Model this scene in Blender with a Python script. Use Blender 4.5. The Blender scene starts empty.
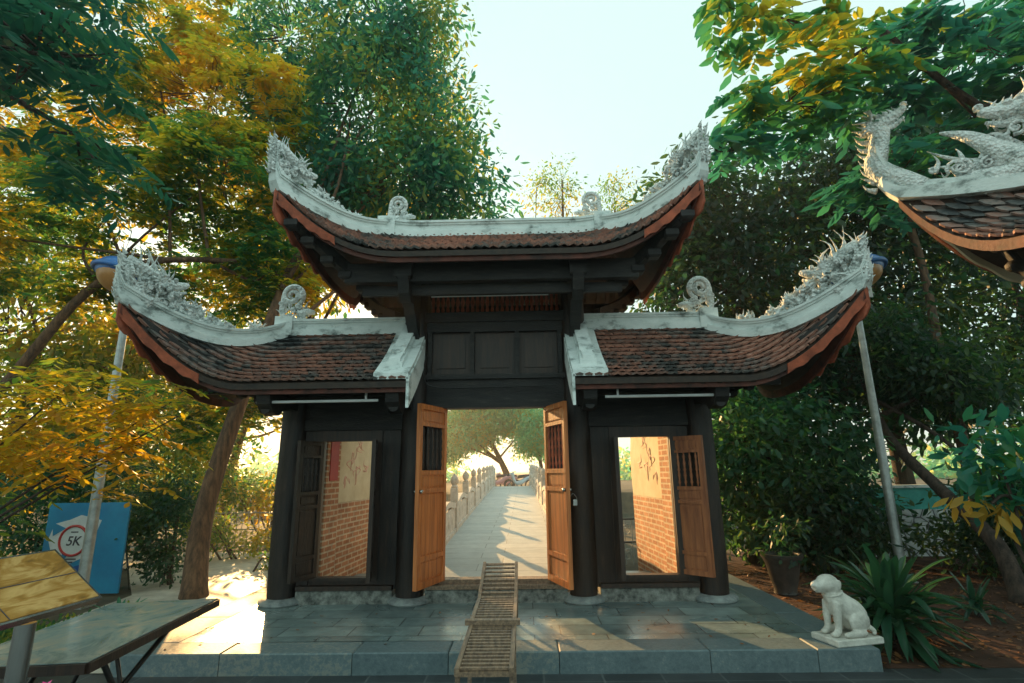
import bpy, math, random
import numpy as np
from mathutils import Vector, Matrix, Quaternion
R = math.radians
SC = bpy.context.scene
COL = SC.collection
# ------------------------------------------------------------------ camera
cam = bpy.data.objects.new('camera', bpy.data.cameras.new('camera'))
COL.objects.link(cam); SC.camera = cam
cam.data.sensor_width = 36; cam.data.lens = 18.91
cam.data.clip_start = 0.05; cam.data.clip_end = 2000
p_, y_, r_ = R(13.59), R(-1.10), R(-0.80)
Fv = Vector((math.sin(y_)*math.cos(p_), math.cos(y_)*math.cos(p_), math.sin(p_)))
Rv = Vector((math.cos(y_), -math.sin(y_), 0)); Uv = Rv.cross(Fv)
R2 = Rv*math.cos(r_) + Uv*math.sin(r_); U2 = -Rv*math.sin(r_) + Uv*math.cos(r_)
M = Matrix((R2, U2, -Fv)).transposed().to_4x4(); M.translation = (.33, 0, 1.53)
cam.matrix_world = M
# ------------------------------------------------------------------ light
SUN_AZ, SUN_EL = -24.0, 16.0
W = bpy.data.worlds.new('World'); SC.world = W; W.use_nodes = True
nt = W.node_tree; bg = nt.nodes['Background']
sky = nt.nodes.new('ShaderNodeTexSky'); sky.sky_type = 'NISHITA'; sky.sun_disc = False
sky.sun_elevation = R(SUN_EL); sky.sun_rotation = R(SUN_AZ); sky.dust_density = 4; sky.air_density = 1.0
mx = nt.nodes.new('ShaderNodeMix'); mx.data_type = 'RGBA'; mx.inputs['Factor'].default_value = .9
mx.inputs['B'].default_value = (6.1, 8.2, 7.75, 1)           # thin pale overcast veil
nt.links.new(sky.outputs[0], mx.inputs['A']); nt.links.new(mx.outputs['Result'], bg.inputs[0])
bg.inputs[1].default_value = .07
sl = bpy.data.lights.new('sun', 'SUN'); sl.energy = 5.0; sl.angle = R(.6); sl.color = (1, .58, .22)
so = bpy.data.objects.new('sun', sl); COL.objects.link(so)
sd = Vector((math.sin(R(SUN_AZ))*math.cos(R(SUN_EL)), math.cos(R(SUN_AZ))*math.cos(R(SUN_EL)), math.sin(R(SUN_EL))))
so.rotation_euler = sd.to_track_quat('Z', 'Y').to_euler(); so.location = sd*40
vs = SC.view_settings
vs.view_transform = 'Standard'; vs.look = 'None'; vs.exposure = 0.95; vs.gamma = 1
SC.cycles.use_denoising = True
SC.cycles.max_bounces = 8; SC.cycles.transmission_bounces = 6; SC.cycles.sample_clamp_indirect = 6
# ------------------------------------------------------------------ materials
def nodes(name):
    m = bpy.data.materials.new(name); m.use_nodes = True
    return m, m.node_tree, m.node_tree.nodes['Principled BSDF']
def N(t, kind, **kw):
    n = t.nodes.new('ShaderNode'+kind)
    for k, v in kw.items():
        if k in n.inputs: n.inputs[k].default_value = v
        else: setattr(n, k, v)
    return n
def ramp(t, fac, stops):
    r = t.nodes.new('ShaderNodeValToRGB'); e = r.color_ramp.elements
    while len(e) < len(stops): e.new(.5)
    for el, (p, c) in zip(e, stops): el.position = p; el.color = (*c, 1)
    t.links.new(fac, r.inputs[0]); return r.outputs[0]
def coords(t, scale=(1, 1, 1), swap=None):
    tc = t.nodes.new('ShaderNodeTexCoord'); out = tc.outputs['Object']
    if swap:
        s = t.nodes.new('ShaderNodeSeparateXYZ'); c = t.nodes.new('ShaderNodeCombineXYZ'); t.links.new(out, s.inputs[0])
        for i, a in enumerate(swap): t.links.new(s.outputs['XYZ'.index(a)], c.inputs[i])
        out = c.outputs[0]
    m = t.nodes.new('ShaderNodeMapping'); m.inputs['Scale'].default_value = scale; t.links.new(out, m.inputs[0]); return m.outputs[0]
def bump(t, b, h, strength=.3, dist=.02):
    n = N(t, 'Bump', Strength=strength, Distance=dist); t.links.new(h, n.inputs['Height']); t.links.new(n.outputs[0], b.inputs['Normal'])
def noisy(name, c0, c1, scale=6, rough=.7, metal=0, bs=.3, stretch=(1, 1, 1), lo=.35, hi=.65, spec=.5, c2=None):
    m, t, b = nodes(name)
    n = N(t, 'TexNoise', Scale=scale, Detail=8.0, Roughness=.65); t.links.new(coords(t, stretch), n.inputs[0])
    st = [(lo, c0), (hi, c1)] + ([(min(hi+.15, 1), c2)] if c2 else [])
    t.links.new(ramp(t, n.outputs[0], st), b.inputs['Base Color'])
    b.inputs['Roughness'].default_value = rough; b.inputs['Metallic'].default_value = metal
    b.inputs['Specular IOR Level'].default_value = spec
    if bs:
        n2 = N(t, 'TexNoise', Scale=scale*6, Detail=6.0); t.links.new(coords(t, stretch), n2.inputs[0])
        bump(t, b, n2.outputs[0], bs, .01)
    return m
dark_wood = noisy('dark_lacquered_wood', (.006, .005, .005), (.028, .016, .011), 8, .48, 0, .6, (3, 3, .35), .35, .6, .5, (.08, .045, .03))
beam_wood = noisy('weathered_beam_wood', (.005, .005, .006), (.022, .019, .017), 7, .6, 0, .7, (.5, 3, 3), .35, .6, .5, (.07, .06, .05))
deck_wood = noisy('roof_deck_wood', (.02, .015, .012), (.05, .03, .02), 5, .7, 0, .3, (3, .6, 3))
door_wood = noisy('reddish_door_wood', (.20, .05, .015), (.60, .19, .05), 3, .42, 0, .5, (7, 7, .45), .25, .6, .5, (.72, .30, .10))
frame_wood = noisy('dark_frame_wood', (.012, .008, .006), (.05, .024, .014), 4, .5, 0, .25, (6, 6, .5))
slat_wood = noisy('greyed_teak', (.10, .065, .045), (.32, .21, .13), 7, .55, 0, .2, (6, .8, 6))
lime = noisy('whitewashed_lime', (.12, .15, .14), (.70, .77, .75), 4, .8, 0, .5, (1, 1, 1.6), .30, .46, .3, (.80, .86, .84))
lime_orn = noisy('carved_lime', (.16, .19, .18), (.66, .71, .69), 9, .8, 0, .6, (1, 1, 1), .3, .5, .3)
eave_paint = noisy('dark_red_eave_paint', (.035, .014, .010), (.16, .045, .028), 5, .7, 0, .3)
shutter_wood = noisy('brown_shutter_wood', (.20, .06, .025), (.44, .15, .055), 4, .45, 0, .25, (6, 6, .5))
terracotta = noisy('terracotta_board', (.20, .05, .025), (.55, .13, .06), 6, .7, 0, .3)
stone_base = noisy('column_base_stone', (.16, .18, .18), (.36, .39, .38), 12, .6, 0, .4)
plinth_stone = noisy('rough_plinth_stone', (.05, .055, .05), (.3, .31, .28), 14, .8, 0, 1.0)
rail_stone = noisy('carved_rail_stone', (.48, .42, .36), (.74, .66, .58), 8, .75, 0, .4)
dog_stone = noisy('statue_stone', (.40, .39, .34), (.72, .70, .63), 9, .75, 0, .4, (1, 1, 1), .3, .6)
steel = noisy('brushed_steel', (.30, .30, .29), (.5, .5, .48), 20, .25, 1, .05, (1, 1, .1))
pole_metal = noisy('galvanised_pole', (.30, .32, .32), (.5, .53, .52), 9, .42, .6, .1)
black_metal = noisy('black_metal', (.012, .012, .012), (.03, .03, .03), 9, .4, .6, 0)
white_plastic = noisy('white_plastic', (.6, .62, .62), (.75, .77, .77), 4, .35, 0, 0)
blue_plastic = noisy('blue_plastic', (.02, .12, .38), (.03, .18, .50), 4, .3, 0, 0)
amber_plastic = noisy('amber_plastic', (.42, .19, .06), (.6, .3, .10), 3, .3, 0, 0)
turquoise = noisy('turquoise_paint', (.02, .28, .24), (.05, .42, .36), 4, .6, 0, .1)
soil = noisy('red_brown_soil', (.025, .016, .011), (.11, .052, .034), 3, .95, 0, 1.0, (1, 1, 1), .3, .65, .2)
ground_m = noisy('dark_ground', (.03, .03, .018), (.10, .08, .045), 2, .95, 0, .8)
path_m = noisy('pale_path_stone', (.34, .30, .25), (.62, .57, .48), 3, .55, 0, .4)
deck_stone = None
bark = noisy('bark', (.05, .03, .02), (.20, .11, .06), 5, .9, 0, 1.0, (4, 4, .8))
bark_dark = noisy('dark_bark', (.02, .015, .012), (.09, .06, .045), 5, .9, 0, 1.0, (4, 4, .8))
plaster = noisy('cream_plaster', (.66, .56, .36), (.82, .74, .54), 3, .8, 0, .2)
brush_paint = noisy('faded_brush_paint', (.74, .42, .33), (.84, .56, .45), 4, .7, 0, 0)
red_paint = noisy('red_paint', (.40, .02, .02), (.55, .04, .03), 4, .6, 0, 0)
pink_paint = noisy('pink_petal', (.75, .03, .22), (.9, .08, .35), 4, .5, 0, 0)
clay_pot = noisy('glazed_dark_pot', (.03, .03, .03), (.08, .07, .06), 9, .35, 0, .3)
dark_print = noisy('dark_print', (.02, .02, .03), (.05, .05, .07), 4, .6, 0, 0)
seat_black = noisy('black_vinyl', (.015, .015, .02), (.04, .04, .05), 4, .4, 0, 0)
pink_body = noisy('pink_bodywork', (.5, .25, .27), (.6, .3, .33), 4, .3, 0, 0)
pale_body = noisy('pale_blue_bodywork', (.45, .55, .62), (.55, .66, .72), 4, .3, 0, 0)

def brick_mat(name, c1, c2, mortar, w, h, ms, swap, rough=.8, bstr=.6, off=.5, mixn=.5, rn=None):
    m, t, b = nodes(name)
    co = coords(t, (1, 1, 1), swap)
    k = N(t, 'TexBrick', Scale=1.0, Color1=(*c1, 1), Color2=(*c2, 1), Mortar=(*mortar, 1)); k.offset = off
    k.inputs['Brick Width'].default_value = w; k.inputs['Row Height'].default_value = h
    k.inputs['Mortar Size'].default_value = ms; k.inputs['Mortar Smooth'].default_value = .15
    t.links.new(co, k.inputs[0])
    n = N(t, 'TexNoise', Scale=5.0, Detail=8.0, Roughness=.7); t.links.new(co, n.inputs[0])
    r = ramp(t, n.outputs[0], [(.3, (1-mixn,)*3), (.7, (1+mixn*.4,)*3)])
    mu = N(t, 'Mix', data_type='RGBA', blend_type='MULTIPLY'); mu.inputs['Factor'].default_value = 1
    t.links.new(k.outputs[0], mu.inputs['A']); t.links.new(r, mu.inputs['B']); t.links.new(mu.outputs['Result'], b.inputs['Base Color'])
    if rn:
        n3 = N(t, 'TexNoise', Scale=2.2, Detail=6.0); t.links.new(co, n3.inputs[0])
        rr = N(t, 'MapRange'); rr.inputs['From Min'].default_value = .3; rr.inputs['From Max'].default_value = .7
        rr.inputs['To Min'].default_value = rn[0]; rr.inputs['To Max'].default_value = rn[1]
        t.links.new(n3.outputs[0], rr.inputs[0]); t.links.new(rr.outputs[0], b.inputs['Roughness'])
    else: b.inputs['Roughness'].default_value = rough
    n2 = N(t, 'TexNoise', Scale=40.0, Detail=6.0); t.links.new(co, n2.inputs[0])
    ad = N(t, 'Math', operation='MULTIPLY_ADD'); ad.inputs[1].default_value = -1.0
    t.links.new(k.outputs['Fac'], ad.inputs[0]); 
    sc = N(t, 'Math', operation='MULTIPLY'); sc.inputs[1].default_value = .35
    t.links.new(n2.outputs[0], sc.inputs[0]); t.links.new(sc.outputs[0], ad.inputs[2])
    bump(t, b, ad.outputs[0], bstr, .012)
    return m
paving = brick_mat('platform_slabs', (.26, .33, .32), (.13, .18, .185), (.05, .06, .06), .62, .30, .006, 'XYZ', bstr=.35, off=.37, mixn=.45, rn=(.15, .5))
bridge_pav = brick_mat('bridge_slabs', (.54, .56, .54), (.45, .48, .47), (.28, .29, .28), 1.1, .42, .008, 'XYZ', .6, .3, .3, .2)
street_pav = brick_mat('dark_street_slabs', (.055, .065, .07), (.03, .038, .042), (.10, .11, .11), .45, .45, .008, 'XYZ', .5, .4, .0, .4)
brick = brick_mat('red_brick', (.66, .30, .15), (.50, .20, .09), (.78, .62, .44), .22, .068, .012, 'YZX', .85, .7, .5, .4)
rubble = None
def kerb_mat():
    m, t, b = nodes('kerb_granite')
    g = t.nodes.new('ShaderNodeNewGeometry')
    n = N(t, 'TexNoise', Scale=30.0, Detail=8.0, Roughness=.7); t.links.new(coords(t), n.inputs[0])
    n2 = N(t, 'TexNoise', Scale=3.0, Detail=5.0); t.links.new(coords(t), n2.inputs[0])
    a = N(t, 'Math', operation='MULTIPLY_ADD'); a.inputs[1].default_value = .22
    t.links.new(g.outputs['Random Per Island'], a.inputs[0]); t.links.new(n.outputs[0], a.inputs[2])
    a2 = N(t, 'Math', operation='MULTIPLY_ADD'); a2.inputs[1].default_value = .5; t.links.new(n2.outputs[0], a2.inputs[0]); t.links.new(a.outputs[0], a2.inputs[2])
    t.links.new(ramp(t, a2.outputs[0], [(.45, (.04, .07, .085)), (.95, (.13, .18, .19)), (1.1, (.20, .22, .20))]), b.inputs['Base Color'])
    b.inputs['Roughness'].default_value = .55; bump(t, b, n.outputs[0], .5, .008); return m
kerb_m = kerb_mat()
def tile_mat():
    m, t, b = nodes('scale_roof_tiles')
    g = t.nodes.new('ShaderNodeNewGeometry')
    n = N(t, 'TexNoise', Scale=1.1, Detail=4.0, Roughness=.6); t.links.new(coords(t), n.inputs[0])
    a = N(t, 'Math', operation='MULTIPLY_ADD'); a.inputs[1].default_value = .24
    t.links.new(g.outputs['Random Per Island'], a.inputs[0]); t.links.new(n.outputs[0], a.inputs[2])
    n2 = N(t, 'TexNoise', Scale=22.0, Detail=6.0); t.links.new(coords(t), n2.inputs[0])
    a2 = N(t, 'Math', operation='MULTIPLY_ADD'); a2.inputs[1].default_value = .25; t.links.new(n2.outputs[0], a2.inputs[0]); t.links.new(a.outputs[0], a2.inputs[2])
    t.links.new(ramp(t, a2.outputs[0], [(.50, (.035, .04, .042)), (.62, (.11, .11, .105)), (.69, (.25, .20, .18)), (.76, (.26, .14, .11)), (.92, (.46, .23, .17))]), b.inputs['Base Color'])
    b.inputs['Roughness'].default_value = .4; bump(t, b, n2.outputs[0], .6, .006); return m
tile_m = tile_mat()
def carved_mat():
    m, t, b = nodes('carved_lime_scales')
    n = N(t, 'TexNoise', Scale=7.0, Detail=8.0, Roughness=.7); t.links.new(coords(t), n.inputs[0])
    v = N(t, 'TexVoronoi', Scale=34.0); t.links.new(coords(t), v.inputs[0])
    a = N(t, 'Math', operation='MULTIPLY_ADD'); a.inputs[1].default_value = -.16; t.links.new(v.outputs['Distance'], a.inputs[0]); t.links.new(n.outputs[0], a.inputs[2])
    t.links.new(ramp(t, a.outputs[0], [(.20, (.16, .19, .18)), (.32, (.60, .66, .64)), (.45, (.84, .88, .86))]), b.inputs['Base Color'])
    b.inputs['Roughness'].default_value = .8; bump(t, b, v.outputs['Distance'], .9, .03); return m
lime_orn = carved_mat()
def rubble_mat():
    m, t, b = nodes('pale_rubble_stone')
    v = N(t, 'TexVoronoi', Scale=5.0, feature='DISTANCE_TO_EDGE'); t.links.new(coords(t), v.inputs[0])
    t.links.new(ramp(t, v.outputs['Distance'], [(.02, (.06, .06, .06)), (.07, (.42, .45, .45)), (.4, (.6, .62, .6))]), b.inputs['Base Color'])
    bump(t, b, v.outputs['Distance'], .7, .04); b.inputs['Roughness'].default_value = .8; return m
rubble = rubble_mat()
def board_mat():
    m, t, b = nodes('board_painted_reflections')
    n = N(t, 'TexNoise', Scale=9.0, Detail=8.0, Distortion=1.5); t.links.new(coords(t, (1, .3, 1)), n.inputs[0])
    t.links.new(ramp(t, n.outputs[0], [(.3, (.16, .10, .04)), (.45, (.55, .27, .06)), (.55, (.90, .55, .20)), (.7, (.60, .28, .07))]), b.inputs['Base Color'])  # streaky golds and browns paint the reflected foliage onto the face
    b.inputs['Metallic'].default_value = .35; b.inputs['Roughness'].default_value = .2; return m
board_m = board_mat()
def table_mat():
    m, t, b = nodes('table_painted_reflections')
    n = N(t, 'TexNoise', Scale=4.0, Detail=8.0, Distortion=2.0, Roughness=.7); t.links.new(coords(t, (1, .6, 1)), n.inputs[0])
    t.links.new(ramp(t, n.outputs[0], [(.3, (.08, .14, .15)), (.48, (.24, .30, .29)), (.6, (.38, .33, .26)), (.72, (.55, .58, .55))]), b.inputs['Base Color'])  # light and dark blotches paint reflections onto the glossy top
    b.inputs['Roughness'].default_value = .13; b.inputs['Specular IOR Level'].default_value = .9; return m
table_m = table_mat()
def leaf_mat(name, cols, trans, tf=.5, rough=.45):
    m = bpy.data.materials.new(name); m.use_nodes = True; t = m.node_tree; t.nodes.clear()
    g = t.nodes.new('ShaderNodeNewGeometry')
    n = N(t, 'TexNoise', Scale=.55, Detail=2.0); t.links.new(coords(t), n.inputs[0])
    a = N(t, 'Math', operation='MULTIPLY_ADD'); a.inputs[1].default_value = .5
    t.links.new(g.outputs['Random Per Island'], a.inputs[0]); 
    s = N(t, 'Math', operation='MULTIPLY_ADD'); s.inputs[1].default_value = 2.4; s.inputs[2].default_value = -.95
    t.links.new(n.outputs[0], s.inputs[0]); t.links.new(s.outputs[0], a.inputs[2])
    k = len(cols)
    c = ramp(t, a.outputs[0], [(i/(k-1)*.9+.05, x) for i, x in enumerate(cols)])
    c2 = ramp(t, a.outputs[0], [(i/(k-1)*.9+.05, x) for i, x in enumerate(trans)])
    pb = N(t, 'BsdfPrincipled', Roughness=rough); t.links.new(c, pb.inputs['Base Color']); pb.inputs['Specular IOR Level'].default_value = .4
    tr = N(t, 'BsdfTranslucent'); t.links.new(c2, tr.inputs[0])
    mxn = t.nodes.new('ShaderNodeMixShader'); mxn.inputs[0].default_value = tf
    t.links.new(pb.outputs[0], mxn.inputs[1]); t.links.new(tr.outputs[0], mxn.inputs[2])
    o = t.nodes.new('ShaderNodeOutputMaterial'); t.links.new(mxn.outputs[0], o.inputs[0]); return m
leaf_sunglow = leaf_mat('sunglow_tinted_leaf', [(0.017, 0.069, 0.034), (0.034, 0.092, 0.023), (0.115, 0.138, 0.017), (0.276, 0.184, 0.023), (0.391, 0.207, 0.017)], [(0.069, 0.276, 0.092), (0.161, 0.391, 0.057), (0.632, 0.575, 0.034), (0.98, 0.69, 0.034), (0.98, 0.552, 0.023)], .6)  # gold and orange steps put the low sun's glow into the leaf colour
leaf_mix = leaf_mat('green_gold_leaf', [(0.025, 0.075, 0.025), (0.037, 0.112, 0.031), (0.075, 0.125, 0.025), (0.2, 0.138, 0.019)], [(0.1, 0.325, 0.062), (0.25, 0.475, 0.05), (0.625, 0.625, 0.05), (0.98, 0.625, 0.037)], .5)
leaf_teal = leaf_mat('deep_green_leaf', [(0.013, 0.058, 0.042), (0.021, 0.089, 0.06), (0.032, 0.128, 0.075)], [(0.052, 0.23, 0.09), (0.095, 0.332, 0.09), (0.231, 0.459, 0.075)], .42)
leaf_mix2 = leaf_mat('green_teal_gold_leaf', [(0.014, 0.064, 0.054), (0.022, 0.103, 0.069), (0.045, 0.142, 0.062), (0.157, 0.155, 0.031)], [(0.056, 0.283, 0.185), (0.09, 0.412, 0.246), (0.202, 0.515, 0.154), (0.784, 0.644, 0.062)], .5)
leaf_dark = leaf_mat('dark_evergreen_leaf', [(0.009, 0.032, 0.024), (0.015, 0.05, 0.033), (0.034, 0.078, 0.033)], [(0.023, 0.101, 0.043), (0.052, 0.202, 0.054), (0.223, 0.33, 0.043)], .38, .38)
leaf_shade = leaf_mat('shaded_teal_leaf', [(0.014, 0.072, 0.06), (0.024, 0.12, 0.096), (0.036, 0.156, 0.108)], [(0.024, 0.144, 0.096), (0.036, 0.216, 0.132), (0.06, 0.288, 0.12)], .35, .35)
leaf_near = leaf_mat('broad_green_leaf', [(0.016, 0.091, 0.078), (0.019, 0.117, 0.098), (0.026, 0.156, 0.117), (0.039, 0.182, 0.117), (0.039, 0.169, 0.078), (0.065, 0.195, 0.058), (0.104, 0.195, 0.039), (0.364, 0.26, 0.026)], [(0.039, 0.208, 0.156), (0.052, 0.286, 0.195), (0.065, 0.364, 0.234), (0.078, 0.416, 0.221), (0.091, 0.416, 0.156), (0.156, 0.494, 0.104), (0.52, 0.585, 0.065), (0.98, 0.78, 0.039)], .45, .3)
leaf_yellow = leaf_mat('yellow_leaf', [(.35, .22, .03), (.5, .30, .05), (.42, .22, .03)], [(.8, .5, .05), (.9, .55, .08), (.8, .4, .05)], .5)
leaf_far = leaf_mat('haze_paled_leaf', [(0.09, 0.36, 0.21), (0.15, 0.42, 0.21), (0.36, 0.36, 0.12)], [(0.18, 0.75, 0.45), (0.375, 0.9, 0.42), (0.98, 0.825, 0.18)], .5)  # leaf colours lightened to carry the distance haze
litter_m = leaf_mat('fallen_leaf', [(.16, .07, .03), (.3, .13, .05), (.10, .05, .03)], [(.3, .1, .03), (.4, .2, .05), (.2, .1, .03)], .2)
# ------------------------------------------------------------------ mesh helpers
class MB:
    def __init__(s): s.v = []; s.f = []; s.mi = []; s.m = 0
    def add(s, vs, fs):
        b = len(s.v); s.v += [tuple(x) for x in vs]; s.f += [tuple(i+b for i in f) for f in fs]; s.mi += [s.m]*len(fs)
    def box(s, x0, x1, y0, y1, z0, z1, mat=None, bev=0):
        if bev:
            b = bev; P = []
            for z, e in ((z0, b), (z0+b, 0), (z1-b, 0), (z1, b)):
                P += [(x0+e, y0+e, z), (x1-e, y0+e, z), (x1-e, y1-e, z), (x0+e, y1-e, z)]
            F = [(3, 2, 1, 0), (12, 13, 14, 15)]
            for k in range(3):
                for i in range(4): a = k*4+i; c = k*4+(i+1) % 4; F.append((a, c, c+4, a+4))
        else:
            P = [(x, y, z) for z in (z0, z1) for x, y in ((x0, y0), (x1, y0), (x1, y1), (x0, y1))]
            F = [(3, 2, 1, 0), (4, 5, 6, 7), (0, 1, 5, 4), (1, 2, 6, 5), (2, 3, 7, 6), (3, 0, 4, 7)]
        if mat is not None: P = [mat @ Vector(q) for q in P]
        s.add(P, F); return s
    def beam(s, a, b, w, h, up=(0, 0, 1)):
        a = Vector(a); b = Vector(b); d = b-a; L = d.length; d.normalize(); x = d.cross(Vector(up)).normalized(); z = x.cross(d)
        m = Matrix((x, d, z)).transposed().to_4x4(); m.translation = a
        return s.box(-w/2, w/2, 0, L, -h/2, h/2, m)
    def tube(s, pts, rad, n=8, caps=True, flat=None):
        pts = [Vector(p) for p in pts]; k = len(pts)
        if not hasattr(rad, '__len__'): rad = [rad]*k
        P = []; up = None
        for i, p in enumerate(pts):
            d = (pts[min(i+1, k-1)]-pts[max(i-1, 0)])
            d = d.normalized() if d.length > 1e-9 else Vector((0, 0, 1))
            if up is None: up = Vector((0, 0, 1)) if abs(d.z) < .9 else Vector((1, 0, 0))
            x = d.cross(up)
            if x.length < 1e-6: x = d.orthogonal()
            x.normalize(); up = x.cross(d).normalized()
            for j in range(n):
                a = 2*math.pi*j/n; P.append(p + (x*math.cos(a) + up*math.sin(a))*rad[i])
        F = [(i*n+j, i*n+(j+1) % n, (i+1)*n+(j+1) % n, (i+1)*n+j) for i in range(k-1) for j in range(n)]
        if caps: F += [tuple(range(n-1, -1, -1)), tuple((k-1)*n+j for j in range(n))]
        s.add(P, F); return s
    def lathe(s, prof, loc=(0, 0, 0), n=16, mat=None):
        P = []; lx, ly, lz = loc
        for r, z in prof:
            for j in range(n): a = 2*math.pi*j/n; q = Vector((lx+r*math.cos(a), ly+r*math.sin(a), lz+z)); P.append(mat @ q if mat else q)
        k = len(prof)
        F = [(i*n+j, i*n+(j+1) % n, (i+1)*n+(j+1) % n, (i+1)*n+j) for i in range(k-1) for j in range(n)]
        F += [tuple(range(n-1, -1, -1)), tuple((k-1)*n+j for j in range(n))]
        s.add(P, F); return s
    def ball(s, c, r, n=10, rot=None):
        c = Vector(c); r = r if hasattr(r, '__len__') else (r, r, r); P = []; m = n//2
        for i in range(m+1):
            t = math.pi*i/m
            for j in range(n):
                a = 2*math.pi*j/n; q = Vector((r[0]*math.sin(t)*math.cos(a), r[1]*math.sin(t)*math.sin(a), r[2]*math.cos(t)))
                if rot: q = rot @ q
                P.append(c+q)
        F = [(i*n+j, (i+1)*n+j, (i+1)*n+(j+1) % n, i*n+(j+1) % n) for i in range(m) for j in range(n)]
        s.add(P, F); return s
    def prism(s, outline, y0, y1, fn=None):
        """outline in (x, z), extruded from y0 to y1; fn maps the point"""
        k = len(outline); P = [(x, y0, z) for x, z in outline] + [(x, y1, z) for x, z in outline]
        if fn: P = [fn(Vector(q)) for q in P]
        F = [tuple(range(k)), tuple(range(2*k-1, k-1, -1))] + [(i, i+k, (i+1) % k+k, (i+1) % k) for i in range(k)]
        s.add(P, F); return s
    def sweep(s, path, w, z0, z1, w1=None):
        """upright box section of width w between heights z0 and z1 above a path"""
        path = [Vector(p) for p in path]; k = len(path); P = []
        for i, p in enumerate(path):
            d = path[min(i+1, k-1)]-path[max(i-1, 0)]; d.z = 0
            if d.length < 1e-6: d = Vector((1, 0, 0))
            d.normalize(); x = Vector((d.y, -d.x, 0)); ww = w if w1 is None else w+(w1-w)*i/(k-1)
            P += [p-x*ww/2+Vector((0, 0, z0)), p+x*ww/2+Vector((0, 0, z0)), p+x*ww/2+Vector((0, 0, z1)), p-x*ww/2+Vector((0, 0, z1))]
        F = [(i*4+j, i*4+(j+1) % 4, i*4+4+(j+1) % 4, i*4+4+j) for i in range(k-1) for j in range(4)] + [(3, 2, 1, 0), (k*4-4, k*4-3, k*4-2, k*4-1)]
        s.add(P, F); return s
    def build(s, name, mat, parent=None, smooth=False, fixn=True):
        me = bpy.data.meshes.new(name); me.from_pydata(s.v, [], s.f)
        for m in (mat if isinstance(mat, (list, tuple)) else [mat]): me.materials.append(m)
        if s.m: me.polygons.foreach_set('material_index', s.mi)
        if smooth: me.polygons.foreach_set('use_smooth', [True]*len(me.polygons))
        me.update(); 
        if fixn:
            import bmesh
            bm = bmesh.new(); bm.from_mesh(me); bmesh.ops.recalc_face_normals(bm, faces=bm.faces); bm.to_mesh(me); bm.free()
        if smooth == 'auto': me.set_sharp_from_angle(angle=R(40))
        return link(name, me, parent)
def link(name, me, parent=None):
    o = bpy.data.objects.new(name, me); COL.objects.link(o)
    if parent is not None:
        o.parent = parent
        q = parent; loc = Vector((0, 0, 0))
        while q: loc += q.location; q = q.parent if q.parent and q.type == 'EMPTY' else None
        if parent.type == 'EMPTY': o.matrix_parent_inverse = Matrix.Translation(-parent.location)
    return o
def tag(o, label=None, cat=None, group=None, kind=None):
    if label: o['label'] = label
    if cat: o['category'] = cat
    if group: o['group'] = group
    if kind: o['kind'] = kind
    return o
def thing(name, label, cat, loc=(0, 0, 0), group=None):
    o = bpy.data.objects.new(name, None); COL.objects.link(o); o.location = loc; o.empty_display_size = .2
    return tag(o, label, cat, group)
def smooth_path(pts, n=6):
    P = [Vector(p) for p in pts]; out = []
    for i in range(len(P)-1):
        a = P[max(i-1, 0)]; b = P[i]; c = P[i+1]; d = P[min(i+2, len(P)-1)]
        for k in range(n):
            t = k/n; out.append(.5*((2*b)+(c-a)*t+(2*a-5*b+4*c-d)*t*t+(3*b-a-3*c+d)*t**3))
    return out+[P[-1]]
def bake_remesh(o, voxel, sm=2):
    md = o.modifiers.new('r', 'REMESH'); md.mode = 'VOXEL'; md.voxel_size = voxel; md.use_smooth_shade = True
    s = o.modifiers.new('s', 'SMOOTH'); s.iterations = sm; s.factor = .5
    dg = bpy.context.evaluated_depsgraph_get(); me = bpy.data.meshes.new_from_object(o.evaluated_get(dg))
    mats = list(o.data.materials); o.modifiers.clear(); o.data = me
    me.materials.clear()
    for m in mats: me.materials.append(m)
    me.polygons.foreach_set('material_index', [0]*len(me.polygons))
# ------------------------------------------------------------------ setting
def gz(x, y):
    # lake basin on both sides of the bridge, banks at both ends
    def st(a, b, v): t = min(max((v-a)/(b-a), 0), 1); return t*t*(3-2*t)
    basin = st(18, 20, y)*(1-st(29, 31, y))
    return -1.5*basin + .45*st(29, 32, y)
mb = MB(); xs = [-400, -120, -60] + [-40+i*2 for i in range(41)] + [60, 120, 400]; ys = [-60, -20, -5] + [i*1.0 for i in range(0, 45)] + [60, 100, 200, 500, 900]
mb.v = [(x, y, gz(x, y)-.004) for y in ys for x in xs]; nx = len(xs)
mb.f = [(j*nx+i, j*nx+i+1, (j+1)*nx+i+1, (j+1)*nx+i) for j in range(len(ys)-1) for i in range(nx-1)]; mb.mi = [0]*len(mb.f)
tag(mb.build('ground', ground_m), kind='structure')
mb = MB(); mb.add([(-300, 18, -.7), (300, 18, -.7), (300, 31.5, -.7), (-300, 31.5, -.7)], [(0, 1, 2, 3)])
water_m, t_, b_ = nodes('lake_water'); b_.inputs['Base Color'].default_value = (.03, .06, .05, 1); b_.inputs['Roughness'].default_value = .08
n_ = N(t_, 'TexNoise', Scale=3.0, Detail=4.0); t_.links.new(coords(t_), n_.inputs[0]); bump(t_, b_, n_.outputs[0], .2, .1)
tag(mb.build('water', water_m), kind='structure')
def sheet(name, poly, z, mat, sub=None):
    mb = MB(); mb.add([(x, y, z) for x, y in poly], [tuple(range(len(poly)))]); return tag(mb.build(name, mat), kind='structure')
sheet('street', [(-12, -8), (12, -8), (12, 4.72), (-12, 4.72)], .002, street_pav)
sheet('soil_bed', [(3.12, 4.72), (12, 4.72), (12, 10.8), (3.12, 10.8)], .004, soil)
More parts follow.
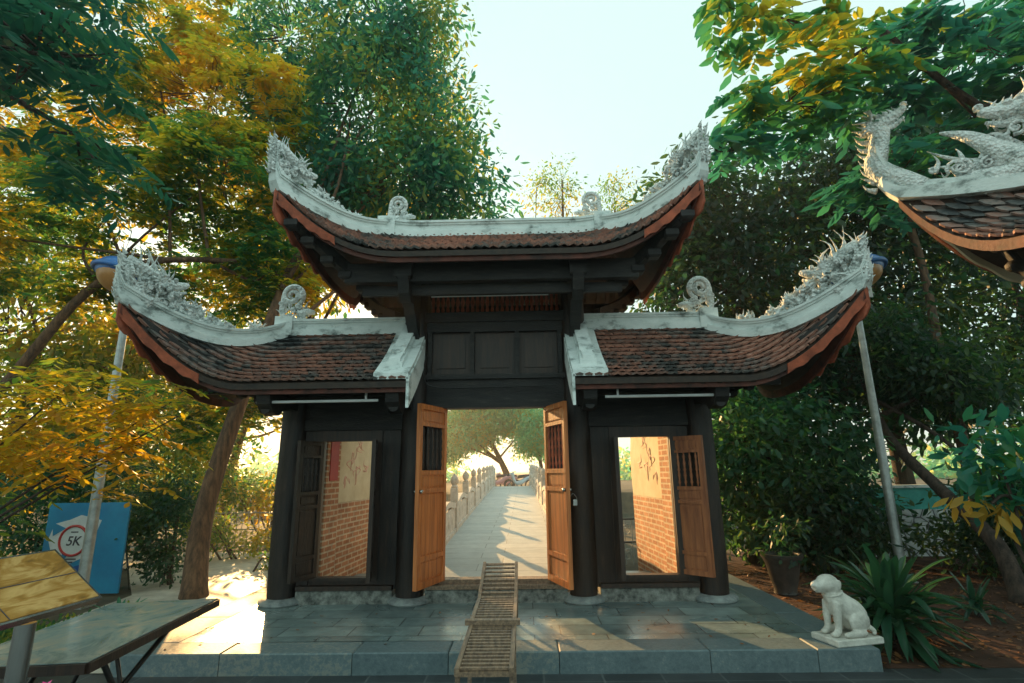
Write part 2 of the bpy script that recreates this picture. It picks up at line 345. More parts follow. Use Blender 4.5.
sheet('garden_path', [(-4.6, 4.73), (-3.05, 4.73), (-3.0, 7.6), (-3.4, 10.2), (-3.6, 11.6), (-9, 11.6), (-6.4, 9.6), (-4.9, 7.6)], .006, path_m)
# platform: core, paving and kerb stones
mb = MB(); rnd = random.Random(3)
mb.box(-2.93, 2.98, 4.95, 8.1, 0, .145); mb.build('platform', paving).__setitem__('kind', 'structure')
mb = MB(); mb.add([(-2.62, 4.96, .16), (2.74, 4.96, .16), (2.74, 8.09, .16), (-2.62, 8.09, .16)], [(0, 1, 2, 3)])
tag(mb.build('platform_paving', paving), kind='structure')
mb = MB(); x = -2.97
while x < 2.95:
    w = min(rnd.uniform(.75, 1.25), 3.05-x); w = w if 3.05-x-w > .3 else 3.05-x
    mb.box(x+.003, x+w-.003, 4.65+rnd.uniform(0, .006), 4.955, -.02, .162+rnd.uniform(-.002, .002), bev=.009); x += w
for sx, a, b in ((-1, -2.97, -2.62), (1, 2.74, 3.05)):
    y = 4.96
    while y < 8.05:
        w = min(rnd.uniform(.8, 1.2), 8.1-y); mb.box(a, b, y+.003, y+w-.003, -.02, .161, bev=.009); y += w
tag(mb.build('platform_kerb', kerb_m), kind='structure')
# ------------------------------------------------------------------ roofs
def tiles(mb, S, rows, tw, seed=0, expo=1.0, drop=.03):
    """rounded scale tiles laid in overlapping rows over the surface S(u, v)"""
    rn = random.Random(seed); prof = [(-.5, -.35), (.5, -.35), (.5, .62), (.3, .9), (0, 1.03), (-.3, .9), (-.5, .62)]
    for k in range(rows):
        v = k/rows; dv = 1/rows; e = .5/200
        rowpts = [S(i/24, v+dv*.5) for i in range(25)]; L = sum((rowpts[i+1]-rowpts[i]).length for i in range(24)); n = max(1, round(L/tw))
        for j in range(-1, n+1):
            u0 = (j+(.5 if k % 2 else 0)+.5)/n
            if u0 < .002 or u0 > .998: continue
            P0 = S(u0, v); P1 = S(u0, min(v+dv, 1)); b = P1-P0; bl = b.length
            a = S(min(u0+.01, 1), v+dv*.5)-S(max(u0-.01, 0), v+dv*.5); a.normalize(); b.normalize()
            nn = a.cross(b)
            if nn.z < 0: nn = -nn
            nn.normalize(); jz = rn.uniform(-.004, .004); sk = rn.uniform(-.05, .05); top = []; bot = []
            for (x, y) in prof:
                h = .010+.042*max(y, 0)+(.012 if abs(x) < .1 else 0)+jz
                p = P0+a*(x+sk*y)*tw*.97+b*y*bl+nn*h
                top.append(p); bot.append(p-nn*.024)
            mb.add(top+bot, [tuple(range(7))]+[(i, i+7, (i+1) % 7+7, (i+1) % 7) for i in (1, 2, 3, 4, 5)])
def deck(mb, S, nu=24, nv=8, d0=.0, d1=.07):
    P = []
    for d in (d0, d1):
        for i in range(nu+1):
            for j in range(nv+1): P.append(S(i/nu, j/nv)-Vector((0, 0, d)))
    m = nv+1; o = (nu+1)*m; F = []
    for i in range(nu):
        for j in range(nv):
            a = i*m+j; F += [(a, a+1, a+m+1, a+m), (a+o, a+m+o, a+m+1+o, a+1+o)]
        a = i*m+nv; F.append((a, a+o, a+m+o, a+m)); a = i*m; F.append((a, a+m, a+m+o, a+o))
    for j in range(nv):
        F.append((j, j+o, j+1+o, j+1)); a = nu*m+j; F.append((a, a+1, a+1+o, a+o))
    mb.add(P, F)
YC = 6.45
def lower_S(sx, back=False):
    def S(u, v):
        xh = 2.6+1.13*v; x = .86+(xh-.86)*u; L = .82*max((x-2.55)/1.18, 0)**2.05
        y = -1.05*v-.30*L/.82*v; z = 3.22-.78*v+L+.05*math.sin(math.pi*v)*-1
        return Vector((sx*x, YC+(-y if back else y), z))
    return S
def lower_side(sx):
    f = lower_S(sx); g = lower_S(sx, True)
    def S(u, v):
        a = f(1, v); b = g(1, v); p = a.lerp(b, u); s = 1-abs(2*u-1)**2.6; L = a.z-(3.22-.78*v)
        return Vector((p.x-sx*.28*v*s, p.y, p.z-s*L*.95))
    return S
def upper_S(back=False):
    def S(u, v):
        xh = 1.38+.82*v; x = xh*(2*u-1); L = .60*max((abs(x)-.9)/1.3, 0)**2.4
        y = -1.15*v-.30*L/.6*v; z = 4.5-.68*v+L-.04*math.sin(math.pi*v)
        return Vector((x, YC+(-y if back else y), z))
    return S
def upper_side(sx):
    f = upper_S(); g = upper_S(True)
    def S(u, v):
        w = (1 if sx > 0 else 0); a = f(w, v); b = g(w, v); p = a.lerp(b, u); s = 1-abs(2*u-1)**2.6; L = a.z-(4.5-.68*v)
        return Vector((p.x-sx*.2*v*s, p.y, p.z-s*L*.95))
    return S
def edge(S, n=30, v=1.0, u=None):
    return [S(i/n, v) if u is None else S(u, i/n) for i in range(n+1)]
def band(mb, path, s=1.0, end=None):
    """moulded lime ridge: footing, recessed cheek, and cap"""
    e = 1 if end is None else end
    for w, a, b in ((.22, -.03, .05), (.15, .05, .135), (.19, .135, .16), (.225, .16, .19)): mb.sweep(path, w*s, a*s, b*s, w*s*e)
def spiral(mb, c, ax, az, r, turns=1.6, tr=.02, flip=1, n=22, start=0):
    c = Vector(c); P = []; rad = []
    for i in range(n+1):
        t = i/n; a = start+flip*turns*2*math.pi*t; rr = r*(1-t*.82); P.append(c+ax*math.cos(a)*rr+az*math.sin(a)*rr); rad.append(tr*(1-.55*t))
    mb.tube(P, rad, 6)
def spike(mb, p, d, L, r, bend, n=6):
    p = Vector(p); d = Vector(d).normalized(); P = []; rad = []
    w = d.cross(Vector((math.sin(p.x*91+p.z*57), math.cos(p.z*83+p.y*31), math.sin(p.y*77)))).normalized()*.22
    for i in range(n+1):
        t = i/n; P.append(p+d*L*t+Vector(bend)*L*t*t+w*L*math.sin(t*3.6)*t); rad.append(max(r*(1.15-.15*t)*(1-t**1.6), .0012))
    mb.tube(P, rad, 6)
def dragon_crest(mb, path, h, seed, whisk=1.0):
    """fretted dragon and cloud carving standing on the last stretch of a hip; path runs inward from the tip"""
    rn = random.Random(seed); path = [Vector(p) for p in path]; k = len(path); U = Vector((0, 0, 1))
    tip = path[0]; inn = (path[-1]-path[0]); inn.z = 0; inn.normalize(); side = Vector((-inn.y, inn.x, 0))
    def at(s):
        f = s*(k-1); i = min(int(f), k-2); return path[i].lerp(path[i+1], f-i)
    neck = [at(.22)-U*.03, at(.08)+U*.10*h, tip+U*.30*h+inn*.02*h, tip+inn*.07*h+U*.52*h]
    mb.tube(smooth_path(neck, 5), [.12*h-.0035*i for i in range(16)], 9)
    for q in range(12):
        c = tip-inn*.03*h+U*(-.16+.062*q)*h
        for sgn in (-1, 1): spike(mb, c+side*.03*sgn, -inn*.7+U*rn.uniform(.2, .8)+side*.2*sgn, .11*h, .03*h, U*.35)
    for q in range(5):
        spike(mb, tip+inn*(.10+.05*q)*h+U*.2*h+side*.03*(q-2), U*1.0+inn*(-.30+.20*q), (.50+.05*(q % 3))*h*whisk, .03*h, inn*(.22-.1*q))
    spike(mb, tip+inn*.55*h+U*.2*h, U*.75-inn*.7, .62*h*whisk, .028*h, U*.2)
    H = at(.34)+U*.44*h
    mb.tube(smooth_path([tip+inn*.08*h+U*.45*h, H-inn*.15*h+U*.06*h, H, H+inn*.18*h+U*.03*h, H+inn*.32*h+U*.09*h], 4), [.08*h, .09*h, .1*h, .11*h, .12*h, .12*h, .12*h, .115*h, .11*h, .1*h, .09*h, .085*h, .08*h, .07*h, .06*h, .05*h, .04*h], 8)
    mb.tube([H+inn*.02*h-U*.08*h, H+inn*.17*h-U*.11*h, H+inn*.30*h-U*.05*h], [.06*h, .045*h, .025*h], 7)
    for sgn in (-1, 1):
        mb.ball(H+inn*.1*h+U*.10*h+side*.07*h*sgn, .04*h, 8); spike(mb, H-inn*.02*h+U*.08*h+side*.05*h*sgn, -inn*.4+U, .3*h, .03*h, -inn*.3)
        for q in range(9):
            a = 1.0+q*.42; spike(mb, H-inn*.08*h+side*.06*h*sgn, (inn*math.cos(a)+U*math.sin(a)*.9+side*.5*sgn), .24*h, .034*h, U*.2)
    def top(s): return (.50 if s < .45 else (.36 if s < .7 else .26-.18*(s-.7)/.3))*h
    for q in range(46):
        s = .06+.94*q/45; c = at(s)+U*rn.uniform(.04*h, top(s)*.85)+side*rn.uniform(-.09, .09)*h
        spiral(mb, c, inn, U, rn.uniform(.05, .085)*h*(1.15-.3*s), 1.6, .024*h, rn.choice((-1, 1)), 16, rn.uniform(0, 6))
        for z in range(4):
            a = rn.uniform(.1, 2.9); spike(mb, c+side*rn.uniform(-.06, .06)*h, inn*math.cos(a)+U*math.sin(a)+side*rn.uniform(-.5, .5), rn.uniform(.10, .20)*h*(1.2-.45*s), .028*h, inn*rn.uniform(-.4, .4))
    for q in range(80):
        s = rn.random(); c = at(s)+U*rn.uniform(0, top(s)*.8)+side*rn.uniform(-.10, .10)*h; mb.ball(c, rn.uniform(.03, .065)*h, 7)
def cloud_finial(mb, c, ax, h, seed):
    """upright cloud disc with scrollwork, a small beast crouching at its inner foot; ax points inward"""
    rn = random.Random(seed); c = Vector(c); ax = Vector(ax); U = Vector((0, 0, 1)); side = Vector((0, 1, 0))
    D = c+U*.62*h+ax*.05*h
    spiral(mb, D, ax, U, .30*h, 2.0, .055*h, 1, 40, -1.2)
    spiral(mb, D+side*.03*h, ax, U, .26*h, 1.6, .06*h, 1, 30, -.4)
    spiral(mb, D-side*.03*h, ax, U, .26*h, 1.6, .06*h, 1, 30, -.4)
    mb.tube(smooth_path([c-ax*.12*h, c-ax*.18*h+U*.25*h, c-ax*.16*h+U*.5*h, D-ax*.2*h], 4), .07*h, 7)
    for q in range(26):
        x = rn.uniform(-.22, .45); z = rn.uniform(.0, .42-.35*max(x, 0)); p = c+ax*x*h+U*z*h+side*rn.uniform(-.08, .08)*h
        if q % 2: spiral(mb, p, ax, U, rn.uniform(.05, .09)*h, 1.4, .022*h, rn.choice((-1, 1)), 12, rn.uniform(0, 6))
        else: mb.ball(p, rn.uniform(.04, .075)*h, 8)
    for q in range(22):
        a = rn.uniform(.2, 3.0); x = rn.uniform(-.2, .5); p = c+ax*x*h+U*rn.uniform(.1, .32)*h
        spike(mb, p, ax*math.cos(a)+U*math.sin(a)+side*rn.uniform(-.5, .5), rn.uniform(.1, .2)*h, .025*h, U*.2)
    mb.tube([c+ax*.25*h+U*.14*h, c+ax*.45*h+U*.2*h, c+ax*.62*h+U*.17*h], [.10*h, .09*h, .05*h], 8)
# ------------------------------------------------------------------ the gate
gate = thing('temple_gate', 'three-bay wooden temple gate with upswept tiled roofs and white dragon ridges', 'gate', (0, 6.33, .16))
def part(name, mb, mat, parent=gate, smooth=False): return mb.build(name, mat, parent, smooth)
for sx in (-1, 1):
    for X, top in ((.95, 4.0), (2.36, 2.62)):
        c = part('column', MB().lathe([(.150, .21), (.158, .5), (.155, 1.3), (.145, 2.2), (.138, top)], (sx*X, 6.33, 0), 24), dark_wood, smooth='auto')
        MB().lathe([(.215, .155), (.235, .175), (.235, .2), (.20, .225), (.16, .23)], (sx*X, 6.33, 0), 24).build('column_base', stone_base, c, 'auto')
# plinth and threshold
for a, b in ((-2.18, -1.13), (-.77, .77), (1.13, 2.18)):
    part('plinth', MB().box(a, b, 6.26, 6.56, .15, .30, bev=.01), plinth_stone)
    part('threshold', MB().box(a, b, 6.24, 6.52, .302, .345).box(a, b, 6.34, 6.50, .345, .385), frame_wood if abs(a+b) > .1 else slat_wood)
# lower roofs
def thick(outline_fn): pass
for sx in (-1, 1):
    Sf, Sb, Ss = lower_S(sx), lower_S(sx, True), lower_side(sx)
    mb = MB(); deck(mb, Sf, 30, 8, .0, .06); deck(mb, Sb, 30, 8, .0, .06); deck(mb, Ss, 20, 8, .0, .06)
    roof = part('lower_roof', mb, deck_wood)
    mb = MB(); tiles(mb, Sf, 13, .105, 1); tiles(mb, Sb, 13, .105, 2); tiles(mb, Ss, 15, .10, 3); mb.build('tile_field', tile_m, roof, fixn=False)
    # boards along the eave
    mb = MB(); e = [p+Vector((0, .02, 0)) for p in edge(Sf)]; mb.sweep(e, .03, -.06, .0); e2 = [p+Vector((0, .05, 0)) for p in edge(Sf)]; mb.sweep(e2, .03, -.105, -.055)
    e3 = [p-Vector((sx*.02, 0, 0)) for p in edge(Ss)]; mb.sweep(e3, .03, -.12, .0)
    mb.sweep([Sb(i/20, 1)-Vector((0, .02, 0)) for i in range(21)], .03, -.12, .0)
    mb.build('eave_board', eave_paint, roof)
    # red flame board under the tip
    mb = MB(); P = [Ss(i/20*.30, 1)+Vector((sx*.012, 0, 0)) for i in range(21)]
    lo = [p-Vector((0, 0, .10+.10*(1-i/20)+.03*math.sin(i*1.3))) for i, p in enumerate(P)]
    mb.add(P+lo, [(i, i+1, i+22, i+21) for i in range(20)]); Q = [Sf(1-i/20*.26, 1)+Vector((0, .0, 0)) for i in range(21)]
    lo = [p-Vector((0, -.02, .09+.04*(1-i/20)+.012*math.sin(i*1.3))) for i, p in enumerate(Q)]
    mb.add(Q+lo, [(i, i+1, i+22, i+21) for i in range(20)])
    o = mb.build('tip_board', terracotta, roof); o.modifiers.new('s', 'SOLIDIFY').thickness = .02
    # ridges
    mb = MB(); band(mb, [(sx*.86, YC, 3.22), (sx*2.6, YC, 3.22)], .95)
    hips = []
    for f in (Sf, Sb):
        P = edge(f, 14, u=1.0); d = P[-1]-P[-3]; d.normalize(); P += [P[-1]+d*.05+Vector((0, 0, .07)), P[-1]+d*.07+Vector((0, 0, .17))]
        band(mb, P[:11], .95); band(mb, P[10:], .95, .45); hips.append(P)
    mb.box(min(sx*2.5, sx*2.72), max(sx*2.5, sx*2.72), YC-.12, YC+.12, 3.2, 3.44)
    mb.build('roof_ridge', lime, roof)
    # verge against the taller bay
    mb = MB()
    for f in (Sf, Sb):
        e = [f(0, i/8) for i in range(9)]
        c1 = [Vector((sx*1.02, p.y, p.z+.045)) for p in e]; mb.sweep(c1, .36, -.02, .045)
        c2 = [Vector((sx*1.02, p.y, p.z+.09)) for p in e[:8]]; mb.sweep(c2, .17, .0, .06); mb.sweep(c2, .12, .06, .10); mb.sweep([q for q in c2[:7]], .15, .10, .13)
        c3 = [Vector((sx*.845, p.y, p.z)) for p in e]; mb.sweep(c3, .03, -.27, .04)
    mb.build('verge', lime, roof)
    for k, P in enumerate(hips):
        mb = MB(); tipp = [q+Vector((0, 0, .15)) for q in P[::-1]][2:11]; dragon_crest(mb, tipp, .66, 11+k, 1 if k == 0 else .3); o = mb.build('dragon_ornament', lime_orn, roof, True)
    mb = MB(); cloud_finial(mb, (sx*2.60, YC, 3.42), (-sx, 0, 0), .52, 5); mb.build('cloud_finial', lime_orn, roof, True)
    # scalloped corner rafter under the tip
    for f, dy in ((Sf, 1), (Sb, -1)):
        mb = MB(); a = Vector((sx*2.45, YC-.12*dy-.1*dy, 2.35)); b = f(1, 1)-Vector((sx*.16, -.14*dy, .22)); 
        pts = smooth_path([a, a.lerp(b, .45)-Vector((0, 0, .10)), b], 8)
        mb.sweep(pts, .09, -.06, .08)
        for i in range(2, len(pts)-1, 2): mb.ball(pts[i]-Vector((0, 0, .07)), (.075, .075, .06), 8)
        mb.build('corner_rafter', beam_wood, roof)
    # beams under the eave
    mb = MB()
    for yy in (5.62, 7.28): mb.box(*sorted((sx*.9, sx*3.0)), yy-.05, yy+.05, 2.37, 2.47)
    mb.box(*sorted((sx*1.09, sx*2.22)), 6.29, 6.40, 2.14, 2.42); mb.box(*sorted((sx*1.06, sx*2.22)), 6.27, 6.42, 2.022, 2.138)
    mb.box(*sorted((sx*1.0, sx*2.6)), 6.38, 6.52, 3.0, 3.14)
    mb.box(*sorted((sx*1.09, sx*2.22)), 5.93, 6.03, 2.36, 2.52)
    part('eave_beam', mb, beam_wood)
    for X in (1.02, 2.36):
        mb = MB(); ol = [(5.46, 2.36), (5.50, 2.24), (5.60, 2.16), (5.74, 2.14), (5.82, 2.20), (6.0, 2.24), (6.7, 2.24), (7.1, 2.2), (7.3, 2.16), (7.42, 2.3), (7.42, 2.36)]
        mb.prism(ol, -.07, .07, lambda q: Vector((sx*X+q.y, q.x, q.z+.005)))
        mb.tube([(sx*X, 5.58, 2.2), (sx*X, 5.56, 2.2)], [.05, .05], 10)
        part('carved_bracket', mb, beam_wood)
    # rafters seen from below
    mb = MB()
    for i in range(14):
        X = .98+i*.17; u = min((X-.86)/(2.6-.86), .9)
        for f, s2 in ((Sf, 1), (Sb, -1)):
            a = f((X-.86)/(2.6+1.13*.12-.86) if X < 2.6 else 1, .12)-Vector((0, 0, .085)); a.x = sx*X if X < 2.6 else a.x
            uu = (X-.86)/(3.73-.86); b = f(uu, .97)-Vector((0, 0, .085)); a.z = min(a.z, b.z+.75)
            mb.beam(a, b, .05, .05)
    part('rafter_set', mb, deck_wood)
    # lamp tube
    mb = MB().tube([(sx*1.18, 5.56, 2.27), (sx*2.46, 5.56, 2.27)], .015, 8); mb.box(*sorted((sx*1.3, sx*1.32)), 5.555, 5.575, 2.27, 2.40); mb.box(*sorted((sx*2.3, sx*2.32)), 5.555, 5.575, 2.27, 2.40)
    part('lamp_tube', mb, white_plastic)
# upper roof
Uf, Ub = upper_S(), upper_S(True); mb = MB(); deck(mb, Uf, 40, 8, 0, .06); deck(mb, Ub, 40, 8, 0, .06)
for sx in (-1, 1): deck(mb, upper_side(sx), 20, 8, 0, .06)
roof = part('upper_roof', mb, deck_wood)
mb = MB(); tiles(mb, Uf, 14, .10, 7); tiles(mb, Ub, 14, .10, 8)
for sx in (-1, 1): tiles(mb, upper_side(sx), 14, .10, 9)
mb.build('tile_field', tile_m, roof, fixn=False)
mb = MB(); mb.sweep([p+Vector((0, .02, 0)) for p in edge(Uf, 50)], .03, -.06, 0); mb.sweep([p+Vector((0, .045, 0)) for p in edge(Uf, 50)], .03, -.11, -.05)
mb.sweep([p-Vector((0, .02, 0)) for p in edge(Ub, 50)], .03, -.12, 0)
for sx in (-1, 1): mb.sweep([p-Vector((sx*.02, 0, 0)) for p in edge(upper_side(sx), 30)], .03, -.12, 0)
mb.build('eave_board', eave_paint, roof)
ridge = [(x, YC, 4.5+.6*max((abs(x)-.9)/1.3, 0)**2.4) for x in [-1.38+i*.138 for i in range(21)]]
mb = MB(); band(mb, ridge, 1.0); uh = []
for f in (Uf, Ub):
    for w in (0, 1):
        P = edge(f, 16, u=w); d = (P[-1]-P[-3]).normalized(); P += [P[-1]+d*.05+Vector((0, 0, .09)), P[-1]+d*.06+Vector((0, 0, .22))]
        band(mb, P[:12], .95); band(mb, P[11:], .95, .45); uh.append((f, w, P))
for sx in (-1, 1): mb.box(min(sx*1.28, sx*1.5), max(sx*1.28, sx*1.5), YC-.13, YC+.13, 4.48, 4.76)
mb.build('roof_ridge', lime, roof)
for k, (f, w, P) in enumerate(uh):
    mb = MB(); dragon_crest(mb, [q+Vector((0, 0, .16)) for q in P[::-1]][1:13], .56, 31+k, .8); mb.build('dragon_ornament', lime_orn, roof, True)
    sx = 1 if w else -1; dy = 1 if f is Uf else -1; Ssd = upper_side(sx)
    mb = MB(); Q = [Ssd((i/20*.34) if dy > 0 else 1-(i/20*.34), 1)+Vector((sx*.012, 0, 0)) for i in range(21)]
    lo = [p-Vector((0, 0, .10+.16*(1-i/20)+.03*math.sin(i*1.3))) for i, p in enumerate(Q)]
    mb.add(Q+lo, [(i, i+1, i+22, i+21) for i in range(20)])
    Q = [f(abs(w-i/20*.13), 1) for i in range(21)]; lo = [p-Vector((0, -.02*dy, .08+.05*(1-i/20)+.012*math.sin(i*1.3))) for i, p in enumerate(Q)]
    mb.add(Q+lo, [(i, i+1, i+22, i+21) for i in range(20)])
    o = mb.build('tip_board', terracotta, roof); o.modifiers.new('s', 'SOLIDIFY').thickness = .02
    mb = MB(); a = Vector((sx*1.35, YC-.55*dy, 3.58)); b = f(w, 1)-Vector((sx*.12, -.12*dy, .24)); pts = smooth_path([a, a.lerp(b, .5)-Vector((0, 0, .06)), b], 8)
    mb.sweep(pts, .10, -.06, .08)
    for i in range(3, len(pts)-1, 3): q = pts[i]; mb.box(q.x-.07, q.x+.07, q.y-.07, q.y+.07, q.z-.12, q.z-.02, bev=.02)
    mb.build('corner_rafter', beam_wood, roof)
for sx in (-1, 1):
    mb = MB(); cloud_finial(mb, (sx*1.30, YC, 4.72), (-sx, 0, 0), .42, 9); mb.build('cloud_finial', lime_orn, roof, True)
mb = MB()
for i in range(22):
    X = -1.78+i*.17
    for f in (Uf, Ub):
        a = f(.5+X/2/1.45 if abs(X) < 1.38 else (1 if X > 0 else 0), .1)-Vector((0, 0, .085)); b = f(.5+X/2/2.2, .97)-Vector((0, 0, .085)); mb.beam(a, b, .05, .05)
part('rafter_set', mb, deck_wood)
mb = MB()
for yy in (5.62, 7.28): mb.box(-1.62, 1.62, yy-.05, yy+.05, 3.58, 3.80); mb.box(-1.45, 1.45, yy-.03+.1*(1 if yy < 6 else -1), yy+.03+.1*(1 if yy < 6 else -1), 3.46, 3.575)
for yy in (5.98, 6.92): mb.box(-1.2, 1.2, yy-.05, yy+.05, 3.86, 4.0)
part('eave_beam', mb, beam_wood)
for sx in (-1, 1):
    ol = [(5.48, 3.80), (5.46, 3.62), (5.55, 3.44), (5.66, 3.36), (5.78, 3.40), (5.88, 3.30), (6.05, 3.16), (6.2, 3.05), (6.7, 3.05), (6.9, 3.2), (7.1, 3.36), (7.3, 3.5), (7.42, 3.80)]
    mb = MB().prism(ol, -.06, .06, lambda q: Vector((sx*.95+q.y, q.x, q.z))); mb.box(sx*.95-.09, sx*.95+.09, 5.47, 5.66, 3.60, 3.82, bev=.015)
    part('carved_bracket', mb, beam_wood)
# wall between the inner columns
mb = MB().box(-.82, .82, 6.30, 6.38, 2.30, 2.60).box(-.84, .84, 6.26, 6.42, 2.60, 2.66).box(-.82, .82, 6.28, 6.42, 3.18, 3.30).box(-.82, .82, 6.24, 6.42, 2.255, 2.31)
for X in (-.78, -.27, .27, .78): mb.box(X-.025, X+.025, 6.28, 6.40, 2.66, 3.18)
mb.box(-.85, .85, 6.25, 6.42, 3.30, 3.42).box(-.82, .82, 6.3, 6.40, 3.74, 4.1)
part('lintel', mb, beam_wood)
for i in range(3):
    X = (-.525, 0, .525)[i]; mb = MB().box(X-.262, X+.262, 6.34, 6.37, 2.66, 3.18).box(X-.17, X+.17, 6.325, 6.342, 2.74, 3.10); part('wall_panel', mb, frame_wood)
mb = MB()
for i in range(26): mb.lathe([(.012, 0), (.022, .05), (.012, .09), (.025, .15), (.012, .21), (.02, .27), (.012, .32)], (-.76+i*.061, 6.34, 3.42), 8)
part('spindle_row', mb, terracotta, smooth=True)
mb = MB().tube([(-.70, 5.86, 3.50), (.64, 5.86, 3.50)], .017, 8).box(-.72, .66, 5.84, 5.88, 3.515, 3.54); part('lamp_tube', mb, white_plastic)
mb = MB().tube(smooth_path([(-.80, 6.2, 2.9), (-.83, 6.2, 2.62), (-.70, 6.22, 2.50), (-.2, 6.24, 2.49), (.6, 6.24, 2.50)], 6), .008, 6); part('cable', mb, black_metal)
# side bays: frame around the shutters
for sx in (-1, 1):
    mb = MB().box(*sorted((sx*1.31, sx*1.40)), 6.30, 6.42, .39, 2.02).box(*sorted((sx*2.00, sx*2.08)), 6.30, 6.42, .39, 2.02).box(*sorted((sx*1.40, sx*2.00)), 6.30, 6.42, 1.90, 2.02).box(*sorted((sx*1.40, sx*2.00)), 6.30, 6.42, .387, .42)
    part('window_frame', mb, frame_wood)
    part('side_panel', MB().box(*sorted((sx*1.06, sx*1.31)), 6.32, 6.37, .30, 2.02), dark_wood); part('side_panel', MB().box(*sorted((sx*2.08, sx*2.24)), 6.32, 6.37, .30, 2.02), dark_wood)
for sx in (-1, 1): part('door_jamb', MB().box(*sorted((sx*.585, sx*.66)), 6.30, 6.44, .387, 2.255).box(*sorted((sx*.66, sx*.82)), 6.33, 6.38, .387, 2.255), frame_wood)
def leaf(name, w, h, hinge, ang, nsp, spmat, sgn=1, mat=door_wood, lockside=True):
    """panelled leaf: upper board, turned spindles, mid board, long panel, foot panel"""
    m = Matrix.Translation(hinge) @ Matrix.Rotation(ang, 4, 'Z'); T = .022
    zs = [(0, .035), (.125, .15), (.485, .515), (.60, .625), (.875, .90), (.965, 1.0)]
    Z = lambda f: h*(1-f); mb = MB(); st = .055
    mb.box(0, st, -T, T, 0, h, m); mb.box(w-st, w, -T, T, 0, h, m)
    zs = [(0, .03), (.105, .125), (.375, .40), (.475, .50), (.835, .86), (.965, 1.0)]
    for a, b in zs: mb.box(st, w-st, -T, T, Z(b), Z(a), m)
    o = part(name, mb, mat)
    for a, b in ((.03, .105), (.40, .475), (.50, .835), (.86, .965)):
        mb = MB().box(st, w-st, -.008, .008, Z(b), Z(a), m); e = .02; mb.box(st+e, w-st-e, -.014, .014, Z(b)+e, Z(a)-e, m); mb.build('panel', mat, o)
    z0, z1 = Z(.375), Z(.125); q = z1-z0
    for i in range(nsp):
        X = st+(w-2*st)*(i+.5)/nsp; pr = [(.009, 0), (.009, .06), (.017, .12), (.010, .2), (.018, .32), (.012, .44), (.019, .5), (.012, .56), (.018, .68), (.010, .8), (.017, .88), (.009, .94), (.009, 1)]
        MB().lathe([(r, z*q) for r, z in pr], (X, 0, z0), 8, m).build('spindle', spmat, o, True)
    if lockside:
        for s in (-1, 1): MB().tube([m @ Vector((w-.03, s*.022, h*.51)), m @ Vector((w-.03, s*.05, h*.51))], [.022, .016], 10).build('door_knob', steel, o, True)
    return o
a1 = math.atan2(5.80-6.36, -.79+.585); leaf('door_leaf', .60, 1.88, (-.585, 6.34, .38), a1, 5, frame_wood)
a2 = math.atan2(5.78-6.34, .775-.585); o = leaf('door_leaf', .60, 1.88, (.585, 6.34, .38), a2, 5, terracotta)
MB().box(.83, .87, 5.81, 5.83, 1.18, 1.24).tube(smooth_path([(.79, 5.80, 1.26), (.83, 5.79, 1.30), (.87, 5.81, 1.25)], 5), .006, 6).build('padlock', steel, o)
leaf('shutter', .40, 1.47, (2.01, 6.36, .425), math.atan2(-.26, .27), 4, shutter_wood, mat=shutter_wood, lockside=False)
leaf('shutter', .38, 1.47, (-2.01, 6.33, .425), math.atan2(-.34, -.13), 4, dark_wood, mat=dark_wood, lockside=False)
leaf('shutter', .34, 1.47, (-1.385, 6.29, .425), math.atan2(-1, .22), 4, frame_wood, mat=frame_wood, lockside=False)
leaf('shutter', .34, 1.47, (1.385, 6.29, .425), math.atan2(-1, -.16), 4, frame_wood, mat=frame_wood, lockside=False)

# ------------------------------------------------------------------ walls flanking the bridge
for sx in (-1, 1):
    d = Vector((-.12*sx*-1, 0, 0))
    w = thing('wing_wall', 'brick wing wall with cream plaster and red brush strokes seen through the %s' % ('bay of the gate next to the leaning trunk' if sx < 0 else 'bay with the half-closed panelled shutter'), 'wall', (sx*2.1, 7.6, 0), 'brick wing walls flanking the bridge')
    def F(q, sx=sx): return Vector((sx*(2.24-.075*(q.x-6.75))+q.y*1.0, q.x, q.z))
    lowp = [(7.15, 0), (8.62, 0), (8.62, 1.15), (7.15, 1.15)]
    MB().prism([(6.75, 0), (7.15, 0), (7.15, 2.75), (6.75, 2.75)], -.14, .14, F).build('pillar', brick, w)
    MB().prism([(7.152, 0), (8.62, 0), (8.66, 1.16), (7.152, 1.16)], -.10, .10, F).build('brick_base', brick, w)
    top = [(7.152, 1.163), (8.66, 1.163), (8.70, 1.45), (8.68, 1.8), (8.58, 2.1), (8.42, 2.3), (8.3, 2.38), (8.25, 2.5), (7.9, 2.62), (7.152, 2.68)]
    pl = MB().prism(top, -.095, .095, F).build('plaster_panel', plaster, w)
    mb = MB(); rn = random.Random(4); inner = -sx*.092
    for cy, cz, s in ((7.35, 2.25, .16), (7.62, 1.75, .22), (7.95, 1.95, .16), (7.85, 1.5, .14), (8.2, 1.65, .12), (7.5, 1.42, .1)):
        for k in range(3):
            P = [F(Vector((cy+rn.uniform(-s, s), inner, cz+rn.uniform(-s, s)))) for _ in range(4)]; sp = smooth_path(P, 6)
            mb.tube(sp, [.003+.008*abs(math.sin(i/len(sp)*3.1)) for i in range(len(sp))], 5)
    mb.build('brush_strokes', brush_paint, w, True)
    if sx < 0: MB().prism([(6.83, 1.45), (7.07, 1.45), (7.07, 2.1), (6.83, 2.1)], .141, .15, F).build('red_plaque', red_paint, w)
